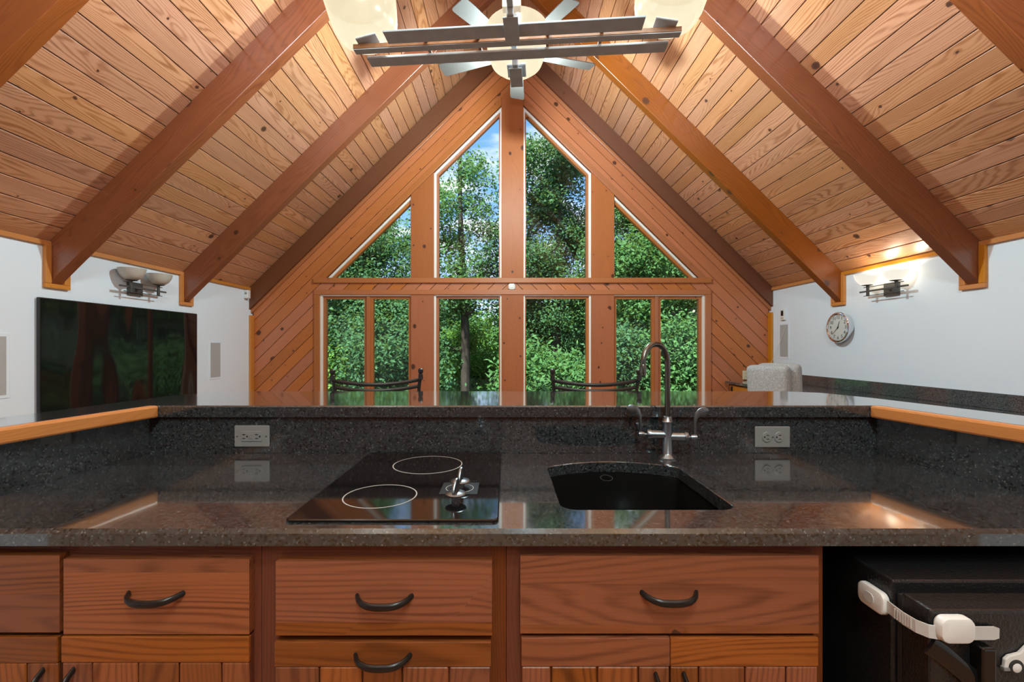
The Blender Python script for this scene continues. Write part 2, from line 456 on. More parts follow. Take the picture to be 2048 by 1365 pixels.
def tv_glass():
    t = NT('tv_screen')
    g = t.n('ShaderNodeNewGeometry')
    mp = t.n('ShaderNodeVectorMath', operation='MULTIPLY'); t.l(g.outputs['Position'], mp.inputs[0]); mp.inputs[1].default_value = (1, 2.2, 0.8)
    n = t.n('ShaderNodeTexNoise'); t.l(mp.outputs[0], n.inputs['Vector']); n.inputs['Scale'].default_value = 1.6; n.inputs['Detail'].default_value = 0
    t.pbr((0.006, 0.006, 0.007), rough=0.05, spec=0.5, normal=t.bump(n.outputs['Fac'], 0.10, 0.12)); return t.m
M['screen'] = tv_glass()

# ------------------------------------------------------------------ room dimensions
XL, XR, YG, YB = -3.16, 3.285, 5.66, -3.4       # side walls, window wall, wall behind the camera
RX, SLOPE, ZR, ZW = 0.0625, 0.987, 5.17, 1.99   # ridge, roof pitch, ridge height, ceiling height at the side walls
def ceil_z(x): return ZR - SLOPE * abs(x - RX)

# ------------------------------------------------------------------ floor, side walls, wall behind
f = mk('floor', box(B(), XL, XR, YB, YG, -0.05, 0.0), M['floor'], grain=(0, 1, 0)); tag(f, 'brown timber floor under the counter and stools', kind='structure')
w = mk('wall_left', box(B(), XL - 0.12, XL, YB, YG + 0.12, 0, ZW + 0.02), M['wall']); tag(w, 'white painted knee wall behind the television', kind='structure')
w = mk('wall_right', box(B(), XR, XR + 0.12, YB, YG + 0.12, 0, ZW + 0.02), M['wall']); tag(w, 'white painted knee wall behind the round clock', kind='structure')
w = mk('wall_rear', prism(B(), [(XL, YB, 0), (XR, YB, 0), (XR, YB, ZW), (RX, YB, ZR), (XL, YB, ZW)], (0, -0.1, 0)), M['rake'], grain=(1, 0, 0)); tag(w, 'brown timber gable wall behind the kitchen', kind='structure')

# ------------------------------------------------------------------ ceiling: one deck per slope, planks under it
PW, PN = 0.1257, 36
ceil = bpy.data.objects.new('ceiling', None); link(ceil, None, Vector((RX, 1, ZR)))
tag(ceil, 'vaulted ceiling of varnished pine planks rising to a ridge', kind='structure')
th = math.atan(SLOPE)
def plank_mesh():
    bm = B(); w, t, c, g_ = PW, 0.02, 0.003, 0.0028
    sec = [(g_, t), (g_, c), (g_ + c, 0), (w - g_ - c, 0), (w - g_, c), (w - g_, t)]
    prism(bm, [(x, 0, z) for x, z in sec], (0, YG + 0.1 - YB, 0)); fixn(bm); bm.normal_update(); add_uv(bm, (0, 1, 0))
    me = bpy.data.meshes.new('plank'); bm.to_mesh(me); bm.free(); me.materials.append(M['ceil']); return me
pm = plank_mesh()
for s in (-1, 1):
    wall = XL if s < 0 else XR
    length = abs(wall - RX) / math.cos(th)
    # backing deck that closes the joints
    d = B(); z0 = 0.021 / math.cos(th)
    prism(d, [(wall + s * 0.1, YB, ceil_z(wall + s * 0.1) + z0), (RX, YB, ZR + z0), (RX, YB, ZR + z0 + 0.1), (wall + s * 0.1, YB, ceil_z(wall + s * 0.1) + z0 + 0.1)], (0, YG + 0.4 - YB, 0))
    mk('roof_deck', fixn(d), M['rake'], ceil, grain=(0, 1, 0))
    for k in range(PN):
        o = bpy.data.objects.new('plank', pm)
        s0 = length - 0.0 - k * PW          # distance down from the ridge of the lower edge
        if s0 < PW * 0.3: break
        # local x runs up the slope from the wall, local z is the outward normal
        a = s0 * math.cos(th); zz = ZR - s0 * math.sin(th)
        o.parent = ceil
        if s < 0:
            o.rotation_euler = (0, -th, 0); p = Vector((RX - a, YB, zz))
        else:
            o.rotation_euler = (0, th, 0); e = s0 - PW; p = Vector((RX + e * math.cos(th), YB, ZR - e * math.sin(th)))
        o.location = p - WORG['ceiling']; C.objects.link(o)

# ------------------------------------------------------------------ rafters with the trim at their wall end, wall-top trim
RAFT = [(0.95, 1.04), (2.052, 2.138), (3.145, 3.235), (4.437, 4.527)]
RD = 0.292
def rafter(s, y0, y1, label, depth=RD):
    wall = XL if s < 0 else XR
    bm = B(); n = Vector((s, 0, 0))
    xw = wall - s * 0.001
    prism(bm, [(xw, y0, ceil_z(xw) - 0.001), (RX + s * 0.002, y0, ZR - 0.001), (RX + s * 0.002, y0, ZR - depth), (xw, y0, ceil_z(xw) - depth)], (0, y1 - y0, 0))
    fixn(bm)
    o = mk('rafter', bm, M['rafter'], grain=(math.cos(th), 0, -s * math.sin(th)), bevel=0.003, seg=1)
    tag(o, label, 'beam', 'timber rafters under the ceiling', 'structure')
    zb = ceil_z(wall) - depth; zt = ceil_z(wall) - 0.03; wd = 0.045
    def pc(a, b, c, d_, g):
        q = B(); x0, x1 = (wall, wall + 0.024) if s < 0 else (wall - 0.024, wall)
        box(q, x0, x1, a, b, c, d_); mk('end_trim', q, M['edge'], o, grain=g, bevel=0.004)
    pc(y0 - wd, y0 - 0.001, zb, zt, (0, 0, 1)); pc(y1 + 0.001, y1 + wd, zb, zt, (0, 0, 1))
    pc(y0 - wd, y1 + wd, zb - 0.032, zb, (0, 1, 0))
    return o
for s, nm in ((-1, 'left'), (1, 'right')):
    oth = 'television wall' if s < 0 else 'clock wall'
    for i, (a, b) in enumerate(RAFT):
        if i == 0: lab = f'rafter overhead before the first full one, over the {oth}'
        else: lab = (None, f'rafter crossing the top corner of the photo over the {oth}', f'broad reddish rafter, middle of the three full ones over the {oth}', f'rafter closest to the window wall over the {oth}')[i]
        rafter(s, a, b, lab)
tn = 1
for s in (-1, 1):
    wall = XL if s < 0 else XR
    ys = [YB] + [v for ab in RAFT for v in ab] + [YG]
    for i in range(0, len(ys), 2):
        a, b = ys[i], ys[i + 1]
        x0, x1 = (wall, wall + 0.022) if s < 0 else (wall - 0.022, wall)
        q = box(B(), x0, x1, a + 0.001, b - 0.001, ZW - 0.036, ZW - 0.002)
        o = mk(f'trim_{tn}', q, M['edge'], grain=(0, 1, 0), bevel=0.003); tn += 1
        tag(o, 'orange pine strip where the ceiling meets the ' + ('television wall' if s < 0 else 'clock wall'), kind='structure', group='strips along the wall tops')

# ------------------------------------------------------------------ window wall
GC = 0.081                                    # centre line of the window wall
m = 0.985
wallg = bpy.data.objects.new('wall_window', None); link(wallg, None, Vector((GC, YG, 0)))
tag(wallg, 'window wall clad in diagonal knotty pine boards', kind='structure')
RAKE0 = 4.93                                  # height of the rake's lower edge on the centre line (at the wall plane)
CAS0 = 2.062 + m * 2.469                      # casing outer line on the centre line
GL0 = 2.118 + m * 2.2205                      # sloping glass line on the centre line
def hx(s, h): return GC + s * h
HW = {-1: GC - XL, 1: XR - GC}
# backing behind the boards (full wall, open at the windows): strips
def wallpoly(bm, s, pts, y0, y1):
    pp = [(hx(s, h), y0, z) for h, z in pts]
    prism(bm, pp, (0, y1 - y0, 0))
bmk = B()
for s in (-1, 1):
    H = HW[s]
    wallpoly(bmk, s, [(2.40, 0), (H, 0), (H, RAKE0 + 0.25 - m * H), (2.40, RAKE0 + 0.25 - m * 2.40)], YG + 0.021, YG + 0.16)
    wallpoly(bmk, s, [(0, CAS0 - 0.14), (2.40, CAS0 - 0.14 - m * 2.40), (2.40, RAKE0 + 0.25 - m * 2.40), (0, RAKE0 + 0.25)], YG + 0.021, YG + 0.16)
    wallpoly(bmk, s, [(0, 1.92), (2.40, 1.92), (2.40, 2.10), (0, 2.10)], YG + 0.021, YG + 0.16)
    wallpoly(bmk, s, [(0, 0), (2.40, 0), (2.40, 0.34), (0, 0.34)], YG + 0.021, YG + 0.16)
mk('wall_backing', fixn(bmk), M['rake'], wallg, grain=(1, 0, 0))
BW = 0.1262
for s in (-1, 1):
    H = HW[s]
    ang = math.atan(m); g = (math.cos(ang), -math.sin(ang))       # along a board, in (h, z)
    n = (math.sin(ang), math.cos(ang))
    cells = [
        [(2.463, 0.0), (H - 0.02, 0.0), (H - 0.02, RAKE0 - m * (H - 0.02)), (2.463, RAKE0 - m * 2.463)],
        [(0.0, CAS0), (2.463, CAS0 - m * 2.463), (2.463, RAKE0 - m * 2.463), (0.0, RAKE0)],
        [(0.0, 1.965), (2.463, 1.965), (2.463, 2.056), (0.0, 2.056)],
    ]
    c0 = n[1] * RAKE0
    for k in range(0, 44):
        hi, lo = c0 - k * BW, c0 - (k + 1) * BW
        bm = B(); ok = False
        for cell in cells:
            p = clip_half(cell, n, hi - 0.0032)
            if len(p) < 3: continue
            p = clip_half(p, (-n[0], -n[1]), -(lo + 0.0032))
            if len(p) < 3 or abs(area(p)) < 4e-4: continue
            # drop repeated points
            q = []
            for a in p:
                if not q or (abs(a[0] - q[-1][0]) + abs(a[1] - q[-1][1])) > 1e-4: q.append(a)
            if len(q) < 3: continue
            wallpoly(bm, s, q, YG, YG + 0.02); ok = True
        if ok: mk('board', fixn(bm), M['gable'], wallg, grain=(s * g[0], 0, g[1]))
        else: bm.free()
# rake beams under the ceiling at the wall, and the trim below them
for s in (-1, 1):
    H = HW[s]; y0 = YG - 0.065
    bm = B(); wallpoly(bm, s, [(0.001, ZR - 0.005), (H, ceil_z(hx(s, H)) - 0.005), (H, RAKE0 - 0.02 - m * H), (0.001, RAKE0 - 0.02)], y0, YG)
    o = mk('rafter', fixn(bm), M['rake'], grain=(math.cos(th), 0, -s * math.sin(th)))
    tag(o, 'dark brown rake beam against the window wall on the ' + ('television' if s < 0 else 'clock') + ' side', 'beam', kind='structure')
    bm = B(); wallpoly(bm, s, [(0.001, RAKE0 - 0.019), (H - 0.002, RAKE0 - 0.019 - m * (H - 0.002)), (H - 0.002, RAKE0 - 0.072 - m * (H - 0.002)), (0.001, RAKE0 - 0.072)], YG - 0.03, YG - 0.001)
    o = mk(f'trim_{tn}', fixn(bm), M['trimwood'], grain=(m, 0, -s * m), bevel=0.004); tn += 1
    tag(o, 'pine strip under the dark rake beam, ' + ('television' if s < 0 else 'clock') + ' side', kind='structure')
    # corner strip
    bm = B(); x = hx(s, H)
    box(bm, min(x, x - s * 0.028), max(x, x - s * 0.028), YG - 0.07, YG - 0.001, 0.0, RAKE0 - 0.09 - m * H)
    o = mk(f'trim_{tn}', bm, M['edge'], grain=(0, 0, 1), bevel=0.003); tn += 1
    tag(o, 'upright pine strip in the corner by the ' + ('television' if s < 0 else 'clock') + ' wall', kind='structure')
# horizontal trims across
def htrim(h0, h1, z0, z1, y0, lab, mat='trimwood'):
    global tn
    bm = box(B(), GC - h1, GC + h1, y0, YG + 0.015, z0, z1)
    o = mk(f'trim_{tn}', bm, M[mat], grain=(1, 0, 0), bevel=0.004); tn += 1
    tag(o, lab, kind='structure')
htrim(0, 2.469, 2.052, 2.116, YG - 0.028, 'long pine sill under the triangular upper windows')
htrim(0, 2.463, 1.907, 1.967, YG - 0.022, 'long pine head casing over the lower windows')
htrim(0, 2.463, 0.28, 0.36, YG - 0.022, 'pine sill casing below the lower windows')
for s in (-1, 1):
    side = 'television' if s < 0 else 'clock'
    # sloping casing over the upper windows
    bm = B(); e = 0.099
    wallpoly(bm, s, [(0.137, CAS0 - m * 0.137), (2.469, CAS0 - m * 2.469), (2.469 - 0.1, CAS0 - m * 2.469), (0.137, CAS0 - e - m * 0.137)], YG - 0.02, YG + 0.015)
    o = mk(f'trim_{tn}', fixn(bm), M['trimwood'], grain=(m, 0, -s), bevel=0.004); tn += 1
    tag(o, f'sloping pine casing over the upper windows, {side} side', kind='structure')
    # upright casing at the outer end of the lower windows
    x0, x1 = sorted((hx(s, 2.463), hx(s, 2.393)))
    o = mk(f'trim_{tn}', box(B(), x0, x1, YG - 0.022, YG + 0.015, 0.36, 1.907), M['trimwood'], grain=(0, 0, 1), bevel=0.004); tn += 1
    tag(o, f'upright pine casing beside the lower windows, {side} side', kind='structure')
    # posts between the windows
    bm = B(); e2 = CAS0 - e
    wallpoly(bm, s, [(0.9765, 2.116), (1.2626, 2.116), (1.2626, e2 - m * 1.2626), (0.9765, e2 - m * 0.9765)], YG - 0.012, YG + 0.15)
    o = mk(f'trim_{tn}', fixn(bm), M['post'], grain=(0, 0, 1), bevel=0.004); tn += 1
    tag(o, f'knotty pine post between upper windows, {side} side', kind='structure')
    x0, x1 = sorted((hx(s, 0.9765), hx(s, 1.2626)))
    o = mk(f'trim_{tn}', box(B(), x0, x1, YG - 0.012, YG + 0.15, 0.36, 1.907), M['post'], grain=(0, 0, 1), bevel=0.004); tn += 1
    tag(o, f'knotty pine post between lower windows, {side} side', kind='structure')
bm = B(); prism(bm, [(GC - 0.137, YG - 0.014, 2.116), (GC + 0.137, YG - 0.014, 2.116), (GC + 0.137, YG - 0.014, CAS0 - m * 0.137), (GC, YG - 0.014, CAS0), (GC - 0.137, YG - 0.014, CAS0 - m * 0.137)], (0, 0.16, 0))
o = mk(f'trim_{tn}', fixn(bm), M['post'], grain=(0, 0, 1), bevel=0.004); tn += 1
tag(o, 'tall reddish pine centre post between the upper windows', kind='structure')
o = mk(f'trim_{tn}', box(B(), GC - 0.137, GC + 0.137, YG - 0.014, YG + 0.15, 0.36, 1.907), M['post'], grain=(0, 0, 1), bevel=0.004); tn += 1
tag(o, 'pine centre post between the lower windows', kind='structure')

wn = 1
def window(s, poly, label, white=0.024, stop=0.026, lights=None):
    """poly in (h, z), ccw as seen; white jamb, pine sash, pane"""
    global wn
    W = bpy.data.objects.new(f'window_{wn}', None); wn += 1
    pts = [(hx(s, h), z) for h, z in poly]
    n_ = len(poly)
    white = list(white) if isinstance(white, (list, tuple)) else [white] * n_
    stop = list(stop) if isinstance(stop, (list, tuple)) else [stop] * n_
    if area(pts) < 0:
        pts = pts[::-1]
        rv = lambda a: [a[(n_ - 2 - i) % n_] for i in range(n_)]
        white, stop = rv(white), rv(stop)
    cx = sum(p[0] for p in pts) / len(pts); zb = min(p[1] for p in pts)
    link(W, None, Vector((cx, YG + 0.05, zb))); tag(W, label, kind='structure')
    V3 = lambda pp, y: [(p[0], y, p[1]) for p in pp]
    i1 = offset_poly(pts, white)
    mk('jamb', fixn(ring(B(), V3(pts, YG + 0.004), V3(i1, YG + 0.004), (0, 0.13, 0))), M['white'], W)
    leaves = [i1]
    if lights:
        leaves = []
        for h0, h1 in lights:
            x0, x1 = sorted((hx(s, h0), hx(s, h1)))
            p = clip_half(i1, (1, 0), x1); p = clip_half(p, (-1, 0), -x0); leaves.append(p)
    for lf in leaves:
        i2 = offset_poly(lf, stop if len(stop) == len(lf) else stop[0])
        sa = mk('sash', fixn(ring(B(), V3(lf, YG + 0.03), V3(i2, YG + 0.03), (0, 0.06, 0))), M['trimwood'], W, grain=(0, 0, 1))
        mk('pane', fixn(prism(B(), V3(offset_poly(i2, -0.002), YG + 0.055), (0, 0.004, 0))), M['pane'], sa)
    return W
gl = GL0 + 0.075; zb = 2.112
for s in (-1, 1):
    side = 'television' if s < 0 else 'clock'
    window(s, [(0.137, zb), (0.9765, zb), (0.9765, gl - m * 0.9765), (0.137, gl - m * 0.137)], white=[0.004, 0.030, 0.028, 0.017], stop=[0.005, 0.026, 0.026, 0.014], label=f'tall upper window with slanted top beside the centre post, {side} side')
    window(s, [(1.2626, zb), ((gl - zb) / m, zb), (1.2626, gl - m * 1.2626)], white=[0.004, 0.026, 0.005], stop=[0.005, 0.030, 0.006], label=f'triangular upper window towards the {side} wall')
    window(s, [(0.137, 0.36), (0.9765, 0.36), (0.9765, 1.907), (0.137, 1.907)], white=[0.02, 0.024, 0.016, 0.017], stop=[0.03, 0.032, 0.030, 0.014], label=f'lower window beside the centre post, {side} side')
    W = window(s, [(1.2626, 0.36), (2.395, 0.36), (2.395, 1.907), (1.2626, 1.907)], label=f'lower double casement window towards the {side} wall', white=[0.02, 0.030, 0.016, 0.003], stop=[0.034] * 4, lights=[(1.2, 1.775), (1.82, 2.5)])
    x0, x1 = sorted((hx(s, 1.775), hx(s, 1.82)))
    mk('mullion', box(B(), x0, x1, YG + 0.006, YG + 0.12, 0.38, 1.887), M['trimwood'], W, grain=(0, 0, 1), bevel=0.003)

# ------------------------------------------------------------------ half wall, backsplash, countertop, raised bar
ZC, ZBAR, TB = 0.914, 1.0707, 0.037
YBS = 1.478
LB = [(-1.1576, YBS), (-1.1797, 1.06), (-1.2085, 0.5)]      # kitchen face of the left return
RB = [(1.204, YBS), (1.2233, 1.0746), (1.2505, 0.5)]
hw = bpy.data.objects.new('wall_bar', None); link(hw, None, Vector((0, 1.6, 0))); tag(hw, 'half wall carrying the raised bar', kind='structure')
t_ = 0.02
mk('centre_wall', box(B(), -1.16, 1.20, YBS + t_, YBS + 0.14, 0, ZBAR - TB), M['wall'], hw)
def ret(pts, d0, d1):
    inner = [(p[0] + d0, p[1]) for p in pts]; outer = [(p[0] + d1, p[1]) for p in pts][::-1]
    return inner + outer
def plan_prism(pts, z0, z1): return fixn(prism(B(), [(x, y, z0) for x, y in pts], (0, 0, z1 - z0)))
mk('side_wall', plan_prism(ret([(LB[0][0], YBS + 0.14)] + LB, -t_, -0.12), 0, ZBAR - TB), M['wall'], hw)
mk('side_wall', plan_prism(ret([(RB[0][0], YBS + 0.14)] + RB, t_, 0.12), 0, ZBAR - TB), M['wall'], hw)
bs = thing('backsplash', 'black speckled quartz backsplash between the counter and the raised bar', 'backsplash', (0, YBS, ZC))
zs0, zs1 = ZC - 0.03, ZBAR - TB - 0.0005
mk('panel', box(B(), LB[0][0] + 0.001, RB[0][0] - 0.001, YBS, YBS + t_ - 0.001, zs0, zs1), M['stone'], bs)
mk('panel', plan_prism(ret([(LB[0][0], YBS + t_ - 0.001)] + LB, 0, -t_ + 0.001), zs0, zs1), M['stone'], bs)
mk('panel', plan_prism(ret([(RB[0][0], YBS + t_ - 0.001)] + RB, 0, t_ - 0.001), zs0, zs1), M['stone'], bs)

# sink outline (D shaped with a bowed back)
def sink_outline(grow=0.0):
    x0, x1, yf, yb = 0.119 - grow, 0.494 + grow, 0.966 - grow, 1.322 + grow
    pts = []; r = 0.035
    def arc(cx, cy, a0, a1, rr, n=6):
        for i in range(n + 1):
            a = R(a0 + (a1 - a0) * i / n); pts.append((cx + rr * math.cos(a), cy + rr * math.sin(a)))
    arc(x0 + r, yf + r, 180, 270, r); arc(x1 - r, yf + r, 270, 360, r)
    arc(x1 - 0.03, yb - 0.03, 0, 60, 0.03, 4)
    n = 12; xa, xb = x1 - 0.022, x0 + 0.022
    for i in range(n + 1):
        k = i / n; pts.append((xa + (xb - xa) * k, yb + 0.001 + 0.047 * (1 - (2 * k - 1) ** 2)))
    arc(x0 + 0.03, yb - 0.03, 120, 180, 0.03, 4)
    return pts
so_ = sink_outline()
outer = [(-1.205, 0.86), (1.232, 0.86), (1.2233, 1.0746), (1.2035, YBS - 0.001), (-1.157, YBS - 0.001), (-1.179, 1.06)]
ct = mk('countertop', slab(outer, [so_], ZC, 0.031), M['stone'])
tag(ct, 'black speckled quartz countertop holding the cooktop and the sink', 'countertop')

sk = thing('sink', 'black D shaped undermount sink in the countertop', 'sink', (0.305, 1.15, ZC - 0.2))
bm = B()
def lp(pts, z): return [bm.verts.new((x, y, z)) for x, y in pts]
def shrink(p, f):
    cx, cy = 0.3065, 1.15; return [(cx + (x - cx) * f, cy + (y - cy) * f) for x, y in p]
rr = [lp(shrink(so_, 1.08), ZC - 0.0315), lp(shrink(so_, 1.012), ZC - 0.0315), lp(shrink(so_, 1.0), ZC - 0.05), lp(shrink(so_, 0.95), ZC - 0.18), lp(shrink(so_, 0.85), ZC - 0.2)]
for a, b in zip(rr, rr[1:]):
    for i in range(len(a)):
        j = (i + 1) % len(a); bm.faces.new([a[i], a[j], b[j], b[i]])
bm.faces.new(rr[-1])
mk('bowl', fixn(bm), M['sink'], sk, smooth=True)
mk('drain', lathe(B(), [(0, 0.004), (0.03, 0.004), (0.042, 0.002), (0.044, 0.0)], TR(0.30, 1.2, ZC - 0.199)), M['nickel'], sk, smooth=True)
yb_ = 1.362
mk('overflow_ring', lathe(B(), [(0.0165, 0), (0.0182, 0), (0.0182, 0.001), (0.0165, 0.001)], TR(Xof(1210, yb_), yb_ - 0.020, Zof(953, yb_)) @ ROT(12, 'X'), close=True), M['nickel'], sk, smooth=True)

# raised bar top with oak edges on the returns
bo = [(-1.1165, 1.462), (1.170, 1.462), (1.191, 1.28), (1.243, 0.80), (1.262, 0.5),
      (1.50, 0.5), (1.42, 1.248), (1.355, 1.689), (1.292, 1.872), (1.17, 1.936), (-1.1, 1.936), (-1.244, 1.838), (-1.297, 1.785), (-1.349, 1.213), (-1.43, 0.5),
      (-1.262, 0.5), (-1.222, 0.80), (-1.165, 1.28)]
bo = [(-1.1465, 1.462), (1.2, 1.462), (1.245, 1.065), (1.309, 0.5), (1.52, 0.5), (1.42, 1.248), (1.355, 1.689), (1.292, 1.872), (1.17, 1.936), (-1.1, 1.936), (-1.244, 1.838), (-1.297, 1.785), (-1.349, 1.213), (-1.43, 0.5), (-1.258, 0.5), (-1.193, 1.046)]
bar = thing('raised_bar', 'raised black quartz bar top with orange oak edging on both returns', 'bar top', (0, 1.7, ZBAR - TB))
mk('slab', slab(bo, [], ZBAR, TB, ch=0.003, chz=0.005), M['stone'], bar)
def edge_trim(a, b, w, s):
    # a, b: inner (kitchen side) edge points far and near; s = side of the slab
    n = Vector((-(b[1] - a[1]), b[0] - a[0])).normalized()
    if n.x * s < 0: n = -n
    p = [a, b, (b[0] + n.x * w, b[1] + n.y * w), (a[0] + n.x * w, a[1] + n.y * w)]
    mk('edge_trim', plan_prism(p, ZBAR - TB - 0.001, ZBAR + 0.0005), M['edge'], bar, grain=(b[0] - a[0], b[1] - a[1], 0), bevel=0.006, seg=2, label='orange oak edge strip')
edge_trim((-1.1145, 1.461), (-1.228, 0.5), 0.0315, -1)
edge_trim((1.1675, 1.461), (1.279, 0.5), 0.0315, 1)

# ------------------------------------------------------------------ cooktop
cx0, cx1, cy0, cy1 = -0.4365, -0.0147, 0.895, 1.468
ck = thing('cooktop', 'black two burner glass cooktop set in the countertop', 'cooktop', (-0.225, 1.18, ZC))
zt = ZC + 0.006
def rrect(x0, x1, y0, y1, r, n=5):
    p = []
    for cx, cy, a in ((x1 - r, y0 + r, -90), (x1 - r, y1 - r, 0), (x0 + r, y1 - r, 90), (x0 + r, y0 + r, 180)):
        for i in range(n + 1): p.append((cx + r * math.cos(R(a + 90 * i / n)), cy + r * math.sin(R(a + 90 * i / n))))
    return p
mk('glass', slab(rrect(cx0, cx1, cy0, cy1, 0.012), [], zt, 0.0058, ch=0.002, chz=0.002), M['ceramic'], ck)
def annulus(cx, cy, r0, r1, z, n=64):
    bm = B(); o_ = [(cx + r1 * math.cos(2 * math.pi * i / n), cy + r1 * math.sin(2 * math.pi * i / n), z) for i in range(n)]
    i_ = [(cx + r0 * math.cos(2 * math.pi * i / n), cy + r0 * math.sin(2 * math.pi * i / n), z) for i in range(n)]
    return fixn(ring(bm, o_, i_, (0, 0, 0.0004)))
for x, y, r in ((-0.2865, 1.038, 0.082), (-0.2256, 1.314, 0.0985)):
    mk('burner_ring', annulus(x, y, r - 0.0022, r + 0.0006, zt), M['ringpaint'], ck)
cp = mk('control_panel', box(B(), -0.155, -0.0665, 1.048, 1.137, zt, zt + 0.0005), M['panel'], ck)
mk('dial_ring', annulus(-0.111, 1.092, 0.032, 0.0335, zt + 0.0005, 40), M['ringpaint'], cp)
bm = B()
for i in range(16):
    if 6 <= i <= 8: continue
    x = -0.143 + i * 0.0044; box(bm, x, x + (0.0026 if i not in (0, 15) else 0.0035), 1.148, 1.1515, zt, zt + 0.0003)
mk('marking', bm, M['panel'], ck)
for x, y, a in ((-0.111, 1.005, -14), (-0.1095, 1.098, -8)):
    kb = mk('knob', lathe(B(), [(0, 0), (0.009, 0), (0.009, 0.011), (0.0225, 0.014), (0.0235, 0.016), (0.021, 0.0185), (0, 0.0205)], TR(x, y, zt), 32), M['nickel'], ck, smooth=True)
    bm = B(); Mx = TR(x, y, zt + 0.019) @ ROT(a, 'Z')
    prof = [(-0.021, 0), (0.019, 0), (0.020, 0.012), (0.014, 0.026), (0.006, 0.030), (-0.004, 0.027), (-0.016, 0.014)]
    prism(bm, [Mx @ Vector((-0.0035, q[0], q[1])) for q in prof], (Mx.to_3x3() @ Vector((0.007, 0, 0))))
    mk('knob_grip', fixn(bm), M['nickel'], kb, bevel=0.0025, smooth=True)

# ------------------------------------------------------------------ faucet
fx, fy = 0.501, 1.412
fc = thing('faucet', 'brushed nickel gooseneck faucet with two wrist blade handles behind the sink', 'faucet', (fx, fy, ZC))
fm = TR(fx, fy, ZC)
mk('base', lathe(B(), [(0.0275, 0.0), (0.0275, 0.004), (0.024, 0.008), (0.0175, 0.013), (0.0155, 0.016), (0.0155, 0.108), (0.0168, 0.109), (0.0168, 0.114), (0.0155, 0.115), (0.0122, 0.130), (0.0095, 0.131), (0.0, 0.131)], fm, 28), M['nickel'], fc, smooth=True)
end = Vector((0.4065, 1.35)); dv = (end - Vector((fx, fy))); reach = dv.length; dv.normalize(); rad = reach / 2
zc_ = 1.2115; pts = [Vector((fx, fy, ZC + 0.12)), Vector((fx, fy, ZC + 0.2))]
for i in range(17):
    a = math.pi * i / 16; q = rad - rad * math.cos(a)
    pts.append(Vector((fx + dv.x * q, fy + dv.y * q, zc_ + rad * math.sin(a))))
pts.append(Vector((end.x, end.y, 1.205)))
mk('spout', tube(B(), pts, 0.0083, 16), M['bronze'], fc, smooth=True, label='bronze tinted curved spout')
mk('aerator', lathe(B(), [(0, 0), (0.0088, 0), (0.0088, 0.008), (0.0098, 0.009), (0.0098, 0.030), (0.0083, 0.034), (0, 0.034)], TR(end.x, end.y, 1.174), 20), M['bronze'], fc, smooth=True)
vz = Zof(872, fy); rz = ROT(-7, 'Z')
for s in (-1, 1):
    vm = TR(fx, fy, vz + (0.003 if s < 0 else -0.003)) @ rz @ ROT(90 * s, 'Y')
    va = mk('valve', lathe(B(), [(0.0, 0.0), (0.0135, 0.0), (0.0135, 0.05), (0.0165, 0.0505), (0.0165, 0.060), (0.015, 0.062), (0.0, 0.062)], vm, 20), M['nickel'], fc, smooth=True)
    mk('handle_hub', lathe(B(), [(0.0, 0.060), (0.0035, 0.060), (0.0035, 0.069), (0.0075, 0.0695), (0.0088, 0.076), (0.0088, 0.087), (0.0, 0.088)], vm, 16), M['nickel'], va, smooth=True)
    hx0 = (vm @ Vector((0, 0, 0.082)))
    # wrist blade: flat outline in the x-z plane with some thickness
    ol = [(-0.0045, -0.004), (0.0045, -0.004), (0.0045, 0.055), (0.009, 0.067), (0.020, 0.076), (0.034, 0.078), (0.045, 0.083), (0.050, 0.092), (0.047, 0.102), (0.037, 0.108), (0.023, 0.107), (0.010, 0.100), (0.0, 0.086), (-0.0045, 0.066)]
    bm = B(); k = 0.86
    prism(bm, [(hx0.x + s * p[0] * k, hx0.y - 0.0025, hx0.z + p[1] * k) for p in ol], (0, 0.005, 0))
    mk('handle', fixn(bm), M['nickel'], fc, bevel=0.0016, smooth=True)

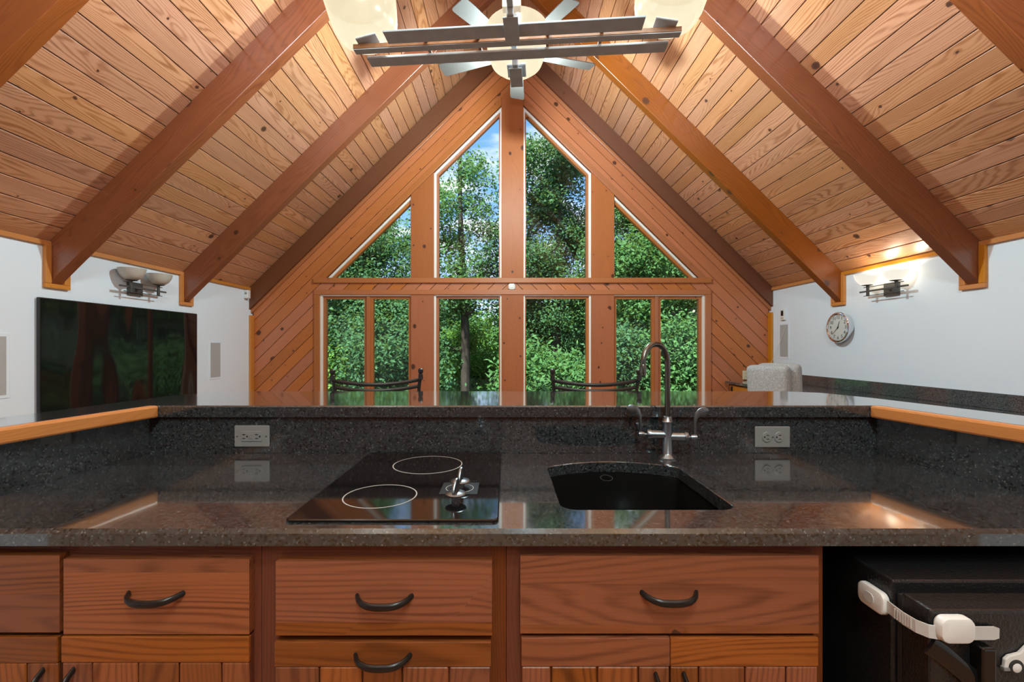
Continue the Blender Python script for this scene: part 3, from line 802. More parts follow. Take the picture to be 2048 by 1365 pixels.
# ------------------------------------------------------------------ outlets
def outlet(u0, u1, v0, v1, y, style, label):
    x0, x1, z0, z1 = Xof(u0, y), Xof(u1, y), Zof(v1, y), Zof(v0, y)
    o = thing('outlet', label, 'outlet', ((x0 + x1) / 2, y, z0), None)
    mk('cover_plate', box(B(), x0, x1, y - 0.006, y - 0.0002, z0, z1), M['greyplate'], o, bevel=0.0035)
    cx, cz = (x0 + x1) / 2, (z0 + z1) / 2; yf = y - 0.0062
    def slots(cx_, par, out=1):
        for dz in (-0.0062, 0.0062): mk('slot', box(B(), cx_ - 0.004, cx_ + 0.004, yf - 0.0032, yf + 0.001, cz + dz - 0.001, cz + dz + 0.001), M['slot'], par)
        mk('slot', lathe(B(), [(0, 0), (0.0026, 0), (0.0026, 0.003), (0, 0.003)], TR(cx_ + out * 0.0105, yf, cz) @ ROT(90, 'X'), 12), M['slot'], par)
    if style == 'gfci':
        fcx = mk('receptacle', box(B(), cx - 0.033, cx + 0.033, yf - 0.002, yf + 0.001, cz - 0.0165, cz + 0.0165), M['greyplate'], o, bevel=0.0015)
        mk('button', box(B(), cx - 0.006, cx - 0.0008, yf - 0.0036, yf, cz - 0.008, cz + 0.008), M['greyplate'], fcx, bevel=0.0006)
        mk('button', box(B(), cx + 0.0008, cx + 0.006, yf - 0.0036, yf, cz - 0.008, cz + 0.008), M['greyplate'], fcx, bevel=0.0006)
        slots(cx - 0.024, fcx); slots(cx + 0.017, fcx)
        for sx in (-0.047, 0.047): mk('screw', lathe(B(), [(0, 0.0012), (0.002, 0.001), (0.0026, 0)], TR(cx + sx, yf, cz) @ ROT(90, 'X'), 12), M['nickel'], o)
    else:
        for sx in (-0.0195, 0.0195):
            fcx = mk('receptacle', lathe(B(), [(0, 0.0026), (0.0155, 0.0026), (0.017, 0.0015), (0.017, 0)], TR(cx + sx, yf, cz) @ Matrix.Diagonal((0.9, 1, 1, 1)) @ ROT(90, 'X'), 24), M['greyplate'], o)
            slots(cx + sx + 0.002, fcx, -1)
        mk('screw', lathe(B(), [(0, 0.0012), (0.002, 0.001), (0.0026, 0)], TR(cx, yf, cz) @ ROT(90, 'X'), 12), M['nickel'], o)
outlet(470.5, 540.5, 851, 894, YBS, 'gfci', 'grey outlet with test buttons on the backsplash behind the cooktop')
outlet(1508.5, 1578.5, 853, 895, YBS, 'duplex', 'grey outlet with two round sockets on the backsplash near the faucet')

# ------------------------------------------------------------------ base cabinets
YD, YF = 0.872, 0.892           # drawer faces, face frame
def pull(cx, cz, parent, y=YD, w=0.108, tilt=0.0, vertical=False):
    pts, rs = [], []
    for i in range(15):
        k = -1 + 2 * i / 14
        d = 0.027 * (1 - k ** 4) ; dz = -0.007 * (1 - k * k)
        p = Vector((k * w / 2, -d, dz)) if not vertical else Vector((0.004 * (1 - k * k), -d, k * w / 2))
        pts.append(Vector((cx, y, cz + 0.006)) + p); rs.append(0.0050 + 0.0014 * (1 - k * k))
    pts[0].y += 0.004; pts[-1].y += 0.004
    mk('handle', tube(B(), pts, rs, 10, flat=(1.15, 0.8)), M['pull'], parent, smooth=True)
def slabfront(name, u0, u1, v0, v1, parent, mat='cab', grain=(1, 0, 0), y=YD, bev=0.004, bottom=None):
    z0 = Zof(v1, y) if bottom is None else bottom
    return mk(name, box(B(), Xof(u0, y), Xof(u1, y), y, YF - 0.0005, z0, Zof(v0, y)), M[mat], parent, grain=grain, bevel=bev)
def drawer(u0, u1, vs, parent):
    y = YD
    d = mk('drawer', box(B(), Xof(u0, y), Xof(u1, y), y + 0.007, YF - 0.0005, Zof(vs[-1], y), Zof(vs[0], y)), M['cab'], parent, grain=(1, 0, 0))
    for a, b in zip(vs, vs[1:]):
        mk('board', box(B(), Xof(u0, y), Xof(u1, y), y, y + 0.0071, Zof(b, y) + 0.0001, Zof(a, y) - 0.0001), M['cab'], d, grain=(1, 0, 0))
    return d
def carcass(o, x0, x1):
    ztop = ZC - 0.032
    for a, b in ((x0, x0 + 0.018), (x1 - 0.018, x1)): mk('side_panel', box(B(), a, b, YF + 0.02, 1.46, 0.0, ztop), M['frame'], o, grain=(0, 0, 1))
    mk('bottom_panel', box(B(), x0 + 0.018, x1 - 0.018, YF + 0.06, 1.46, 0.10, 0.118), M['frame'], o, grain=(1, 0, 0))
    mk('back_panel', box(B(), x0 + 0.018, x1 - 0.018, 1.45, 1.46, 0.118, ztop), M['frame'], o, grain=(1, 0, 0))
    mk('toe_kick', box(B(), x0 + 0.018, x1 - 0.018, YF + 0.06, YF + 0.075, 0.0, 0.10), M['frame'], o, grain=(1, 0, 0))
def face_frame(o, x0, x1, stiles, rails):
    ztop = ZC - 0.0315
    for a, b in stiles: mk('stile', box(B(), a, b, YF, YF + 0.02, 0.10, ztop), M['frame'], o, grain=(0, 0, 1))
    st = sorted(stiles)
    for (a, b), (c, d) in zip(st, st[1:]):
        for z0, z1 in rails: mk('rail', box(B(), b, c, YF, YF + 0.02, z0, z1), M['frame'], o, grain=(1, 0, 0))
ztop = ZC - 0.0315; zrail = Zof(1268, YF)
RL = [(ztop - 0.045, ztop), (zrail - 0.03, zrail + 0.02), (0.10, 0.14)]
def door(o, u0, u1, v0, vr, bounds, hside=None, handle=None):
    """board door: a top rail over vertical boards"""
    y = YD
    zt_, zr_ = Zof(v0, y), Zof(vr, y)
    d = mk('door', box(B(), Xof(u0, y) + 0.001, Xof(u1, y) - 0.001, y + 0.008, YF - 0.0005, 0.13, zt_ - 0.002), M['frame'], o, grain=(0, 0, 1))
    mk('rail', box(B(), Xof(u0, y), Xof(u1, y), y - 0.001, y + 0.008, zr_, zt_), M['cab'], d, grain=(1, 0, 0), bevel=0.002)
    for a, b in zip(bounds, bounds[1:]):
        mk('board', box(B(), Xof(a, y) + 0.0012, Xof(b, y) - 0.0012, y, y + 0.008, 0.135, zr_ - 0.001), M['cab'], d, grain=(0, 0, 1), bevel=0.0022, seg=1)
    if handle: pull(Xof(handle[0], y), Zof(handle[1], y) - 0.048, d, vertical=True)
    return d
# corner cabinet at the left end
xa, xb = -1.17, Xof(123.5, YF)
cb = thing('base_cabinet', 'oak corner cabinet cut by the frame edge, one drawer over a board door', 'cabinet', ((xa + xb) / 2, 1.15, 0), 'oak base cabinets')
carcass(cb, xa, xb - 0.001); face_frame(cb, xa, xb, [(xa, xa + 0.03), (xb - 0.02, xb - 0.001)], RL)
d = drawer(-110, 119, [1112, 1190, 1266], cb)
door(cb, -110, 116, 1275, 1327, [-110, -40, 52, 116], handle=(86, 1352))
# second: single drawer over a board door
xa, xb = xb, Xof(524, YF)
cb = thing('base_cabinet', 'oak cabinet with one knotty drawer over a board door, left of the cooktop', 'cabinet', ((xa + xb) / 2, 1.15, 0), 'oak base cabinets')
carcass(cb, xa, xb - 0.001); face_frame(cb, xa, xb, [(xa, xa + 0.012), (xb - 0.031, xb - 0.001)], RL)
d = drawer(127, 498.5, [1119, 1145.5, 1269.5], cb); pull(Xof(312, YD), Zof(1193, YD), d)
door(cb, 122.5, 498.5, 1274, 1326, [122.5, 183, 275, 357, 442, 498.5], handle=(147, 1351))
# third: under the cooktop, two drawers
xa, xb = xb, Xof(1013, YF)
cb = thing('base_cabinet', 'oak cabinet under the cooktop with a drawer over a tall pull-out', 'cabinet', ((xa + xb) / 2, 1.15, 0), 'oak base cabinets')
carcass(cb, xa, xb - 0.001); face_frame(cb, xa, xb, [(xa, xa + 0.032), (xb - 0.033, xb - 0.001)], RL)
d = drawer(551.5, 984, [1123.5, 1246, 1272], cb); pull(Xof(769, YD), Zof(1199, YD), d)
d = door(cb, 548.5, 982.5, 1284.5, 1334.5, [548.5, 638, 724, 804, 898, 982.5]); pull(Xof(766, YD), Zof(1317, YD), d, y=YD - 0.001)
# fourth: sink base
xa, xb = xb, Xof(1645, YF)
cb = thing('base_cabinet', 'wide oak sink cabinet with one long drawer front over two board doors', 'cabinet', ((xa + xb) / 2, 1.15, 0), 'oak base cabinets')
carcass(cb, xa, xb - 0.001); face_frame(cb, xa, xb, [(xa, xa + 0.030), (xb - 0.02, xb)], RL)
z_a, z_b, z_c, z_d = Zof(1268, YD), Zof(1251.5, YD), Zof(1169, YD), Zof(1112, YD)
d = drawer(1040.5, 1637.5, [1113, 1168.5, 1251, 1268], cb)
pull(Xof(1338, YD), Zof(1192, YD), d)
door(cb, 1042.5, 1340, 1276, 1334, [1042.5, 1102, 1195, 1277, 1340], handle=(1311, 1361))
door(cb, 1340.8, 1637, 1276, 1334, [1340.8, 1398, 1491, 1573, 1637], handle=(1367, 1360))

# ------------------------------------------------------------------ small black refrigerator, strap lock, car magnet
fx0, fx1 = 0.694, 1.205; fyb, fzt, fdt = 0.8166, 0.84, 0.828
fr = thing('refrigerator', 'small black textured refrigerator under the counter beside the sink cabinet', 'refrigerator', ((fx0 + fx1) / 2, 1.1, 0))
mk('body', box(B(), fx0, fx1, fyb, 1.40, 0.02, fzt), M['black'], fr, bevel=0.004)
mk('gasket', box(B(), fx0 + 0.008, fx1 - 0.008, 0.802, fyb - 0.0005, 0.05, fdt - 0.01), M['gasket'], fr)
dr = mk('door', box(B(), fx0 + 0.001, fx1 - 0.001, 0.744, 0.8015, 0.04, fdt), M['black'], fr, bevel=0.005)
for x in (fx0 + 0.04, fx1 - 0.04):
    for y in (0.87, 1.36): mk('foot', lathe(B(), [(0, 0), (0.015, 0), (0.015, 0.019), (0, 0.019)], TR(x, y, 0.0005), 12), M['gasket'], fr)
mk('handle', box(B(), 0.7575, 0.7795, 0.722, 0.7435, 0.38, 0.779), M['blackgloss'], dr, bevel=0.003, label='glossy black bar handle')
bm = B()
pts = [at(1860, 1292, 0.741), at(1885, 1309, 0.739), at(1912, 1330, 0.737), at(1936, 1350, 0.735), at(1958, 1372, 0.733)]
mk('handle_bracket', tube(bm, pts, 0.010, 10, flat=(1.5, 0.35)), M['blackgloss'], dr, smooth=True)  # glossy black strip running diagonally, flat against the door

sl = thing('strap_lock', 'white child safety strap lock across the refrigerator door edge', 'child lock', (fx0, 0.80, 0.72))
# anchor on the side of the body
ym = 0.845; zc0 = Zof(1196, 0.838)
def yzround(cy, cz, hy, hz, r, x0, x1, shear=0.0):
    pts = rrect(-hy, hy, -hz, hz, r, 5)
    return fixn(prism(B(), [(x0, cy + p[0], cz + p[1]) for p in pts], (x1 - x0, 0, 0)))
an = mk('anchor', yzround(0.851, 0.791, 0.031, 0.0205, 0.013, fx0 - 0.014, fx0 - 0.0003), M['plastic'], sl, bevel=0.004, smooth=True)
mk('push_button', yzround(0.853, 0.791, 0.012, 0.0095, 0.0085, fx0 - 0.0155, fx0 - 0.0138), M['strap'], an, bevel=0.0006)
# strap
zs = [0.792, 0.788, 0.782, 0.777, 0.775, 0.774, 0.773, 0.771, 0.770]
path = [(fx0 - 0.006, 0.822, 0.792), (fx0 - 0.010, 0.802, 0.793), (fx0 - 0.013, 0.780, 0.794), (fx0 - 0.012, 0.757, 0.795), (fx0 - 0.005, 0.742, 0.796), (fx0 + 0.010, 0.7355, 0.7965), (fx0 + 0.03, 0.7355, 0.7965), (fx0 + 0.06, 0.7365, 0.796), (fx0 + 0.098, 0.7385, 0.795), (fx0 + 0.106, 0.7388, 0.7948)]
bm = B(); rings_ = []
hw_ = 0.0105
for i, p in enumerate(path):
    a = Vector(path[max(i - 1, 0)]); b = Vector(path[min(i + 1, len(path) - 1)]); t = (b - a).normalized()
    up = (Vector((0, 0, 1)) - t * t.z).normalized(); n = t.cross(up); P = Vector(p)
    w_ = hw_ if i < len(path) - 1 else hw_ * 0.75
    rings_.append([bm.verts.new(P + up * w_ + n * 0.0012), bm.verts.new(P + up * w_ - n * 0.0012), bm.verts.new(P - up * w_ - n * 0.0012), bm.verts.new(P - up * w_ + n * 0.0012)])
for a, b in zip(rings_, rings_[1:]):
    for k in range(4): bm.faces.new([a[k], a[(k + 1) % 4], b[(k + 1) % 4], b[k]])
bm.faces.new(rings_[0]); bm.faces.new(rings_[-1])
stp = mk('strap', fixn(bm), M['strap'], sl, label='ribbed translucent strap')
bm = B()
for i in range(9):
    y = 0.796 - i * 0.0052; k = i / 8
    xx = fx0 - 0.0125 - 0.0008 + (0.004 * max(0, k - 0.75) / 0.25)
    zc1 = 0.7932 + 0.0022 * k
    box(bm, xx - 0.0014, xx + 0.0004, y - 0.0010, y + 0.0010, zc1 - 0.0085, zc1 + 0.0085)
mk('rib', bm, M['strap'], stp)
pts = rrect(-0.0275, 0.0275, -0.0205, 0.0205, 0.014, 6)
cxb, czb = Xof(1914, 0.73), Zof(1264, 0.727)
mk('buckle', fixn(prism(B(), [(cxb + p[0], 0.7255, czb + p[1]) for p in pts], (0, 0.018, 0))), M['plastic'], sl, bevel=0.0045, smooth=True)

cm = thing('car_magnet', 'silver grey toy car magnet on the refrigerator door beside its handle', 'magnet', (0.83, 0.74, 0.72))
ox, oz = Xof(2006, 0.74), Zof(1346, 0.74)
k = 0.00085
prof = [(0, 8), (2, 26), (10, 33), (30, 38), (44, 52), (66, 55), (84, 40), (100, 34), (104, 20), (102, 8)]
mk('car_body', fixn(prism(B(), [(ox + a * k, 0.7375, oz + b * k) for a, b in prof], (0, 0.006, 0))), M['plastic'], cm, bevel=0.0015)
mk('bumper', box(B(), ox - 0.0015, ox + 0.012, 0.7365, 0.7436, oz + 0.004, oz + 0.010), M['greyplate'], cm, bevel=0.001)
for a in (22, 82):
    wh = mk('wheel', lathe(B(), [(0, 0), (0.0125, 0), (0.0125, 0.004), (0.0095, 0.0052), (0, 0.0048)], TR(ox + a * k, 0.741, oz + 0.010) @ ROT(90, 'X'), 24), M['gasket'], cm)
    mk('hubcap', lathe(B(), [(0, 0.0018), (0.004, 0.0012), (0.0075, 0), (0.0075, -0.001), (0, -0.001)], TR(ox + a * k, 0.7358, oz + 0.010) @ ROT(90, 'X'), 20), M['plastic'], wh, smooth=True)

# ------------------------------------------------------------------ bar stools behind the bar
def stool(cx, cy, rz, label):
    t = thing('bar_stool', label, 'bar stool', (cx, cy, 0), 'wrought iron bar stools')
    Mx = TR(cx, cy, 0) @ ROT(rz, 'Z')
    T = lambda pts: [Mx @ Vector(p) for p in pts]
    hw_ = 0.20
    zt_ = 1.128
    for s in (-1, 1):
        # the leg below and the back post above are one bar
        post = T([(s * 0.20, 0.19 * -1, 0.0), (s * 0.185, -0.165, 0.66), (s * 0.19, -0.175, 0.85), (s * 0.1975, -0.20, 1.06), (s * 0.205, -0.215, zt_)])
        mk('back_post', tube(B(), post, 0.0085, 10), M['iron'], t, smooth=True)
        top = Mx @ Vector((s * 0.205, -0.215, zt_))
        mk('finial', lathe(B(), [(0.0095, -0.03), (0.0115, -0.028), (0.0115, -0.004), (0.007, 0.0), (0.0105, 0.004), (0.0135, 0.012), (0.0125, 0.021), (0.006, 0.027), (0, 0.028)], TR(*top), 16), M['iron'], t, smooth=True)
        mk('leg', tube(B(), T([(s * 0.20, 0.20, 0.0), (s * 0.175, 0.175, 0.655)]), 0.0085, 10), M['iron'], t, smooth=True)
    def rail(z, r=0.006, sag=0.022, name='back_rail', bow=0.035):
        pts = []
        for i in range(13):
            k = -1 + 2 * i / 12; yy = -0.20 if z > 1.0 else -0.182
            pts.append((k * 0.195, yy - bow * (1 - k * k), z - sag * (1 - k * k)))
        mk(name, tube(B(), T(pts), r, 8, flat=(1.5, 0.8)), M['iron'], t, smooth=True)
    rail(1.097, sag=0.018); rail(1.066, sag=0.016); rail(0.86); rail(0.82)
    for k in (-0.09, 0.0, 0.09): mk('spindle', tube(B(), T([(k, -0.235, 1.03), (k, -0.215, 0.85)]), 0.005, 8), M['iron'], t, smooth=True)
    mk('seat_ring', lathe(B(), [(0.195, 0.648), (0.21, 0.655), (0.21, 0.668), (0.195, 0.672)], Mx, 32, close=True), M['iron'], t, smooth=True)
    mk('seat', lathe(B(), [(0, 0.66), (0.196, 0.66), (0.205, 0.685), (0.19, 0.71), (0.1, 0.722), (0, 0.725)], Mx, 32), M['tvframe'], t, smooth=True)
    mk('footrest', lathe(B(), [(0.255, 0.22), (0.263, 0.228), (0.255, 0.236), (0.247, 0.228)], Mx, 36, close=True), M['iron'], t, smooth=True)
stool(Xof(756, 2.36), 2.50 - 0.10, 12, 'wrought iron bar stool with ball finials behind the bar opposite the cooktop')
stool(Xof(1181, 2.34), 2.48 - 0.10, -2, 'wrought iron bar stool with ball finials behind the bar beside the faucet')

# ------------------------------------------------------------------ left wall: television, sconce, speakers, sensor
tv = thing('television', 'large black flat television on the white wall, reflecting the windows', 'television', (XL, 3.83, 0.70))
ty0, ty1, tz0, tz1 = 3.053, 4.612, 0.70, 1.594
mk('housing', box(B(), XL + 0.008, XL + 0.030, ty0, ty1, tz0, tz1), M['tvframe'], tv, bevel=0.003)
mk('screen', box(B(), XL + 0.0302, XL + 0.032, ty0 + 0.007, ty1 - 0.007, tz0 + 0.014, tz1 - 0.007), M['screen'], tv)
mk('wall_mount', box(B(), XL, XL + 0.008, 3.55, 4.1, 0.95, 1.35), M['tvframe'], tv)

def sconce(s, label, lit):
    wall = XL if s < 0 else XR
    o = thing('wall_sconce', label, 'wall lamp', (wall, 3.865, 1.69), 'twin bowl wall sconces')
    X = lambda d: wall - s * d
    def bx(name, d0, d1, y0, y1, z0, z1, bev=0.001): 
        a, b = sorted((X(d0), X(d1))); return mk(name, box(B(), a, b, y0, y1, z0, z1), M['sconceiron'], o, bevel=bev)
    bx('back_plate', 0.0, 0.02, 3.79, 3.935, 1.695, 1.805)
    bx('arm', 0.018, 0.085, 3.852, 3.872, 1.742, 1.758)
    bx('crossbar', 0.075, 0.090, 3.625, 4.115, 1.744, 1.758)
    bx('thin_bar', 0.077, 0.084, 3.665, 4.075, 1.785, 1.791); bx('thin_bar', 0.077, 0.084, 3.665, 4.075, 1.709, 1.715)
    for yc in (3.72, 4.015):
        bx('stem', 0.086, 0.100, yc - 0.011, yc + 0.011, 1.706, 1.800)
        mk('cup', lathe(B(), [(0, 0), (0.012, 0.0), (0.042, 0.007), (0.042, 0.009), (0, 0.009)], TR(X(0.098), yc, 1.796), 20), M['sconceiron'], o)
        prof = [(0.012, 0.0), (0.045, 0.004), (0.07, 0.025), (0.088, 0.055), (0.097, 0.092), (0.094, 0.092), (0.084, 0.055), (0.066, 0.028), (0.04, 0.009), (0.012, 0.005)]
        mk('shade', lathe(B(), prof, TR(X(0.101), yc, 1.806), 32, close=True), M['shadewall'] if lit else M['shadeoff'], o, smooth=True)
        if lit:
            l = bpy.data.lights.new('sconce_bulb', 'POINT'); l.energy = W_SCONCE; l.shadow_soft_size = 0.02; l.color = (1.0, 0.86, 0.66)
            q = bpy.data.objects.new('sconce_bulb', l); q.parent = o; q.location = Vector((X(0.101), yc, 1.865)) - WORG[o.name]; C.objects.link(q)
sconce(-1, 'unlit sconce with two grey glass bowls above the television', False)
sconce(1, 'lit sconce with two glowing glass bowls above the clock wall counter', True)

def speaker(s, y0, y1, z0, z1, label):
    wall = XL if s < 0 else XR; X = lambda d: wall - s * d
    o = thing('wall_speaker', label, 'speaker', (wall, (y0 + y1) / 2, z0), 'flush wall speakers')
    a, b = sorted((X(0), X(0.004)))
    mk('frame', box(B(), a, b, y0 - 0.022, y1 + 0.022, z0 - 0.022, z1 + 0.022), M['wall'], o, bevel=0.001)
    a, b = sorted((X(0.0042), X(0.006)))
    mk('grille', box(B(), a, b, y0, y1, z0, z1), M['grille'], o, label='pale grey mesh grille')
speaker(-1, 2.66, 2.872, 0.957, 1.325, 'flush grey speaker at the frame edge, near side of the television')
speaker(-1, 4.86, 5.025, 0.93, 1.303, 'flush grey speaker between the television and the window wall')
speaker(1, 5.295, 5.445, 1.142, 1.52, 'flush grey speaker below the thermostat')
ms = thing('motion_sensor', 'small white motion sensor at the top of the corner by the television wall', 'sensor', (XL + 0.03, 5.52, 1.84))
mk('housing', box(B(), XL + 0.0005, XL + 0.05, 5.48, 5.545, 1.845, 1.948), M['plastic'], ms, bevel=0.008)
mk('lens', lathe(B(), [(0, 0.004), (0.012, 0.003), (0.014, 0)], TR(XL + 0.025, 5.4795, 1.905) @ ROT(90, 'X'), 16), M['greyplate'], ms)
ds = thing('sensor_button', 'small white rounded sensor on the pine band above the centre post', 'sensor', (Xof(1023.5, YG), YG - 0.03, 1.98))
xx, zz = Xof(1023.5, YG), Zof(574, YG)
mk('housing', fixn(prism(B(), [(xx + p[0], YG - 0.026, zz + p[1]) for p in rrect(-0.042, 0.042, -0.037, 0.037, 0.022, 5)], (0, 0.0255, 0))), M['plastic'], ds, bevel=0.006, smooth=True)
mk('lens', box(B(), xx - 0.016, xx + 0.016, YG - 0.0275, YG - 0.0255, zz - 0.012, zz + 0.012), M['white'], ds, bevel=0.0008)

# ------------------------------------------------------------------ right wall: clock, thermostat, cord, counter
ckk = thing('wall_clock', 'round chrome wall clock with black numerals on the white wall', 'clock', (XR, 4.426, 1.447))
CY, CZ, CR = 4.426, 1.447, 0.148
CM = TR(XR, CY, CZ) @ ROT(-90, 'Y')            # local z points into the room, local x is up, local y towards -y? 
mk('case', lathe(B(), [(0.02, 0.0005), (0.135, 0.0005), (0.140, 0.02), (0.148, 0.045), (0.150, 0.058), (0.146, 0.066), (0.136, 0.069), (0.129, 0.064), (0.128, 0.052), (0.02, 0.052)], CM, 48), M['chrome'], ckk, smooth=True)
fc_ = mk('face', lathe(B(), [(0, 0.055), (0.1275, 0.055), (0.1275, 0.0525), (0, 0.0525)], CM, 48), M['plastic'], ckk)
mk('glass', lathe(B(), [(0.1285, 0.063), (0.09, 0.068), (0.045, 0.071), (0, 0.072)], CM, 40), M['clockglass'], ckk, smooth='all')
def on_face(a, b, d=0.056):    # a: to the right as seen from the room, b: up
    return Vector((XR - d, CY - a, CZ + b))
for k in range(1, 13):
    cu = bpy.data.curves.new('numeral', 'FONT'); cu.body = str(k); cu.size = 0.045; cu.align_x = 'CENTER'; cu.align_y = 'CENTER'; cu.extrude = 0.0004
    cu.materials.append(M['slot'])
    tmp = bpy.data.objects.new('tmp', cu); C.objects.link(tmp)
    dg = bpy.context.evaluated_depsgraph_get(); me = bpy.data.meshes.new_from_object(tmp.evaluated_get(dg)); me.name = 'numeral'
    bpy.data.objects.remove(tmp); me.materials.clear(); me.materials.append(M['slot'])
    o = bpy.data.objects.new('numeral', me); a = R(30 * k)
    p = on_face(math.sin(a) * 0.100, math.cos(a) * 0.100)
    o.rotation_euler = (R(90), 0, R(-90)); link(o, fc_, p)
def hand(ang, ln, w, name, d):
    a = R(ang); u = Vector((math.sin(a), math.cos(a))); n = Vector((u.y, -u.x))
    p = [u * -0.015 + n * w, u * -0.015 - n * w, u * ln - n * w * 0.5, u * ln + n * w * 0.5]
    mk(name, fixn(prism(B(), [on_face(q.x, q.y, d) for q in p], (-0.001, 0, 0))), M['slot'], ckk)
hand(19, 0.062, 0.0032, 'hour_hand', 0.058); hand(228, 0.092, 0.0024, 'minute_hand', 0.0595)
mk('hub', lathe(B(), [(0, 0.0625), (0.005, 0.0625), (0.005, 0.0555), (0, 0.0555)], CM, 14), M['slot'], ckk)

ts = thing('thermostat', 'white thermostat with a small dark display above the wall speaker', 'thermostat', (XR, 5.37, 1.58))
mk('housing', box(B(), XR - 0.024, XR - 0.0005, 5.335, 5.415, 1.575, 1.70), M['plastic'], ts, bevel=0.004)
mk('display', box(B(), XR - 0.0255, XR - 0.0242, 5.352, 5.398, 1.625, 1.685), M['slot'], ts)
for y in (5.358, 5.375, 5.392): mk('button', box(B(), XR - 0.0262, XR - 0.0242, y - 0.004, y + 0.004, 1.596, 1.602), M['slot'], ts)
bm = B(); pts = []
for i in range(9):
    k = i / 8; p0 = Vector((XR - 0.009, 5.33, 1.50)); p1 = Vector((XR - 0.035, 5.585, 1.06))
    p = p0.lerp(p1, k); p.z -= 0.03 * math.sin(math.pi * k); pts.append(p)
o = mk('cord', tube(bm, pts, 0.0022, 6), M['plastic'], smooth=True); tag(o, 'thin white cord slanting down from the wall speaker to the corner', 'cord')

sc_ = thing('side_counter', 'low dark quartz counter along the clock wall, its cupboards beneath', 'counter', (2.98, 4.0, 0))
ZS = 0.842
mk('worktop', slab([(2.69, 1.9), (XR - 0.001, 1.9), (XR - 0.001, YG - 0.075), (2.69, YG - 0.075)], [], ZS, 0.03, ch=0.003, chz=0.003), M['stonedark'], sc_)
mk('splashback', box(B(), XR - 0.02, XR - 0.0005, 1.9, YG - 0.075, ZS + 0.0005, ZS + 0.108), M['stonedark'], sc_, bevel=0.002)
mk('carcass', box(B(), 2.735, XR - 0.002, 1.92, YG - 0.077, 0.09, ZS - 0.031), M['frame'], sc_, grain=(0, 1, 0))
for i in range(6):
    y0 = 1.93 + i * 0.6; d = mk('door', box(B(), 2.717, 2.7345, y0 + 0.004, min(y0 + 0.596, YG - 0.08), 0.12, ZS - 0.045), M['edge'], sc_, grain=(0, 0, 1), bevel=0.003)
    mk('handle', box(B(), 2.70, 2.7168, y0 + 0.52, y0 + 0.545, ZS - 0.14, ZS - 0.06), M['pull'], d, bevel=0.003)
o = thing('outlet', 'ivory outlet on the diagonal pine boards above the side counter', 'outlet', (2.973, YG, 0.86))
xo, zo = Xof(1490.5, YG), Zof(750.5, YG)
mk('cover_plate', box(B(), xo - 0.036, xo + 0.036, YG - 0.007, YG - 0.0005, zo - 0.055, zo + 0.055), M['beige'], o, bevel=0.002)
for dz in (-0.022, 0.022):
    rc = mk('receptacle', box(B(), xo - 0.015, xo + 0.015, YG - 0.009, YG - 0.007, zo + dz - 0.015, zo + dz + 0.015), M['beige'], o, bevel=0.0008)
    for dx in (-0.006, 0.006): mk('slot', box(B(), xo + dx - 0.0012, xo + dx + 0.0012, YG - 0.0095, YG - 0.0088, zo + dz - 0.002, zo + dz + 0.007), M['slot'], rc)

# ------------------------------------------------------------------ upholstered chair
def cushion(name, sx, sy, sz, Mx, parent, r=0.05, bulge=0.02, mat='chair', label=None):
    bm = B(); bmesh.ops.create_cube(bm, size=1.0)
    bmesh.ops.scale(bm, vec=(sx, sy, sz), verts=bm.verts)
    bmesh.ops.bevel(bm, geom=bm.edges[:], offset=r, segments=4, affect='EDGES', profile=0.6)
    bmesh.ops.subdivide_edges(bm, edges=[e for e in bm.edges if e.calc_length() > 0.1], cuts=5, use_grid_fill=True)
    for v in bm.verts:
        x, y, z = v.co.x / (sx / 2), v.co.y / (sy / 2), v.co.z / (sz / 2)
        v.co.y += math.copysign(bulge, y) * max(0, 1 - x * x) * max(0, 1 - z * z) * min(1, abs(y) * 1.5)
        v.co.z += 0.006 * math.cos(1.6 * x) * max(0, z)
    bmesh.ops.transform(bm, matrix=Mx, verts=bm.verts)
    return mk(name, bm, M[mat], parent, smooth='all', label=label)
ax, ay = 2.36, 4.02
ac = thing('armchair', 'grey woven upholstered armchair facing the side counter under the clock', 'armchair', (ax, ay, 0))
AM = TR(ax, ay, 0) @ ROT(-52, 'Z')
cushion('seat', 0.50, 0.52, 0.16, AM @ TR(0, 0.30, 0.42), ac, 0.05, 0.01)
cushion('backrest', 0.345, 0.11, 0.72, AM @ TR(-0.02, -0.02, 0.735) @ ROT(6, 'X'), ac, 0.045, 0.02)
cushion('back_cushion', 0.35, 0.11, 0.66, AM @ TR(0.02, 0.092, 0.78) @ ROT(5, 'X'), ac, 0.05, 0.03)
for s in (-1, 1): cushion('armrest', 0.09, 0.5, 0.24, AM @ TR(s * 0.275, 0.32, 0.53), ac, 0.035, 0.0)
mk('pedestal', lathe(B(), [(0, 0), (0.26, 0.0), (0.26, 0.03), (0.06, 0.05), (0.05, 0.33), (0.15, 0.34), (0, 0.345)], AM @ TR(0, 0.28, 0), 24), M['iron'], ac, smooth=True)

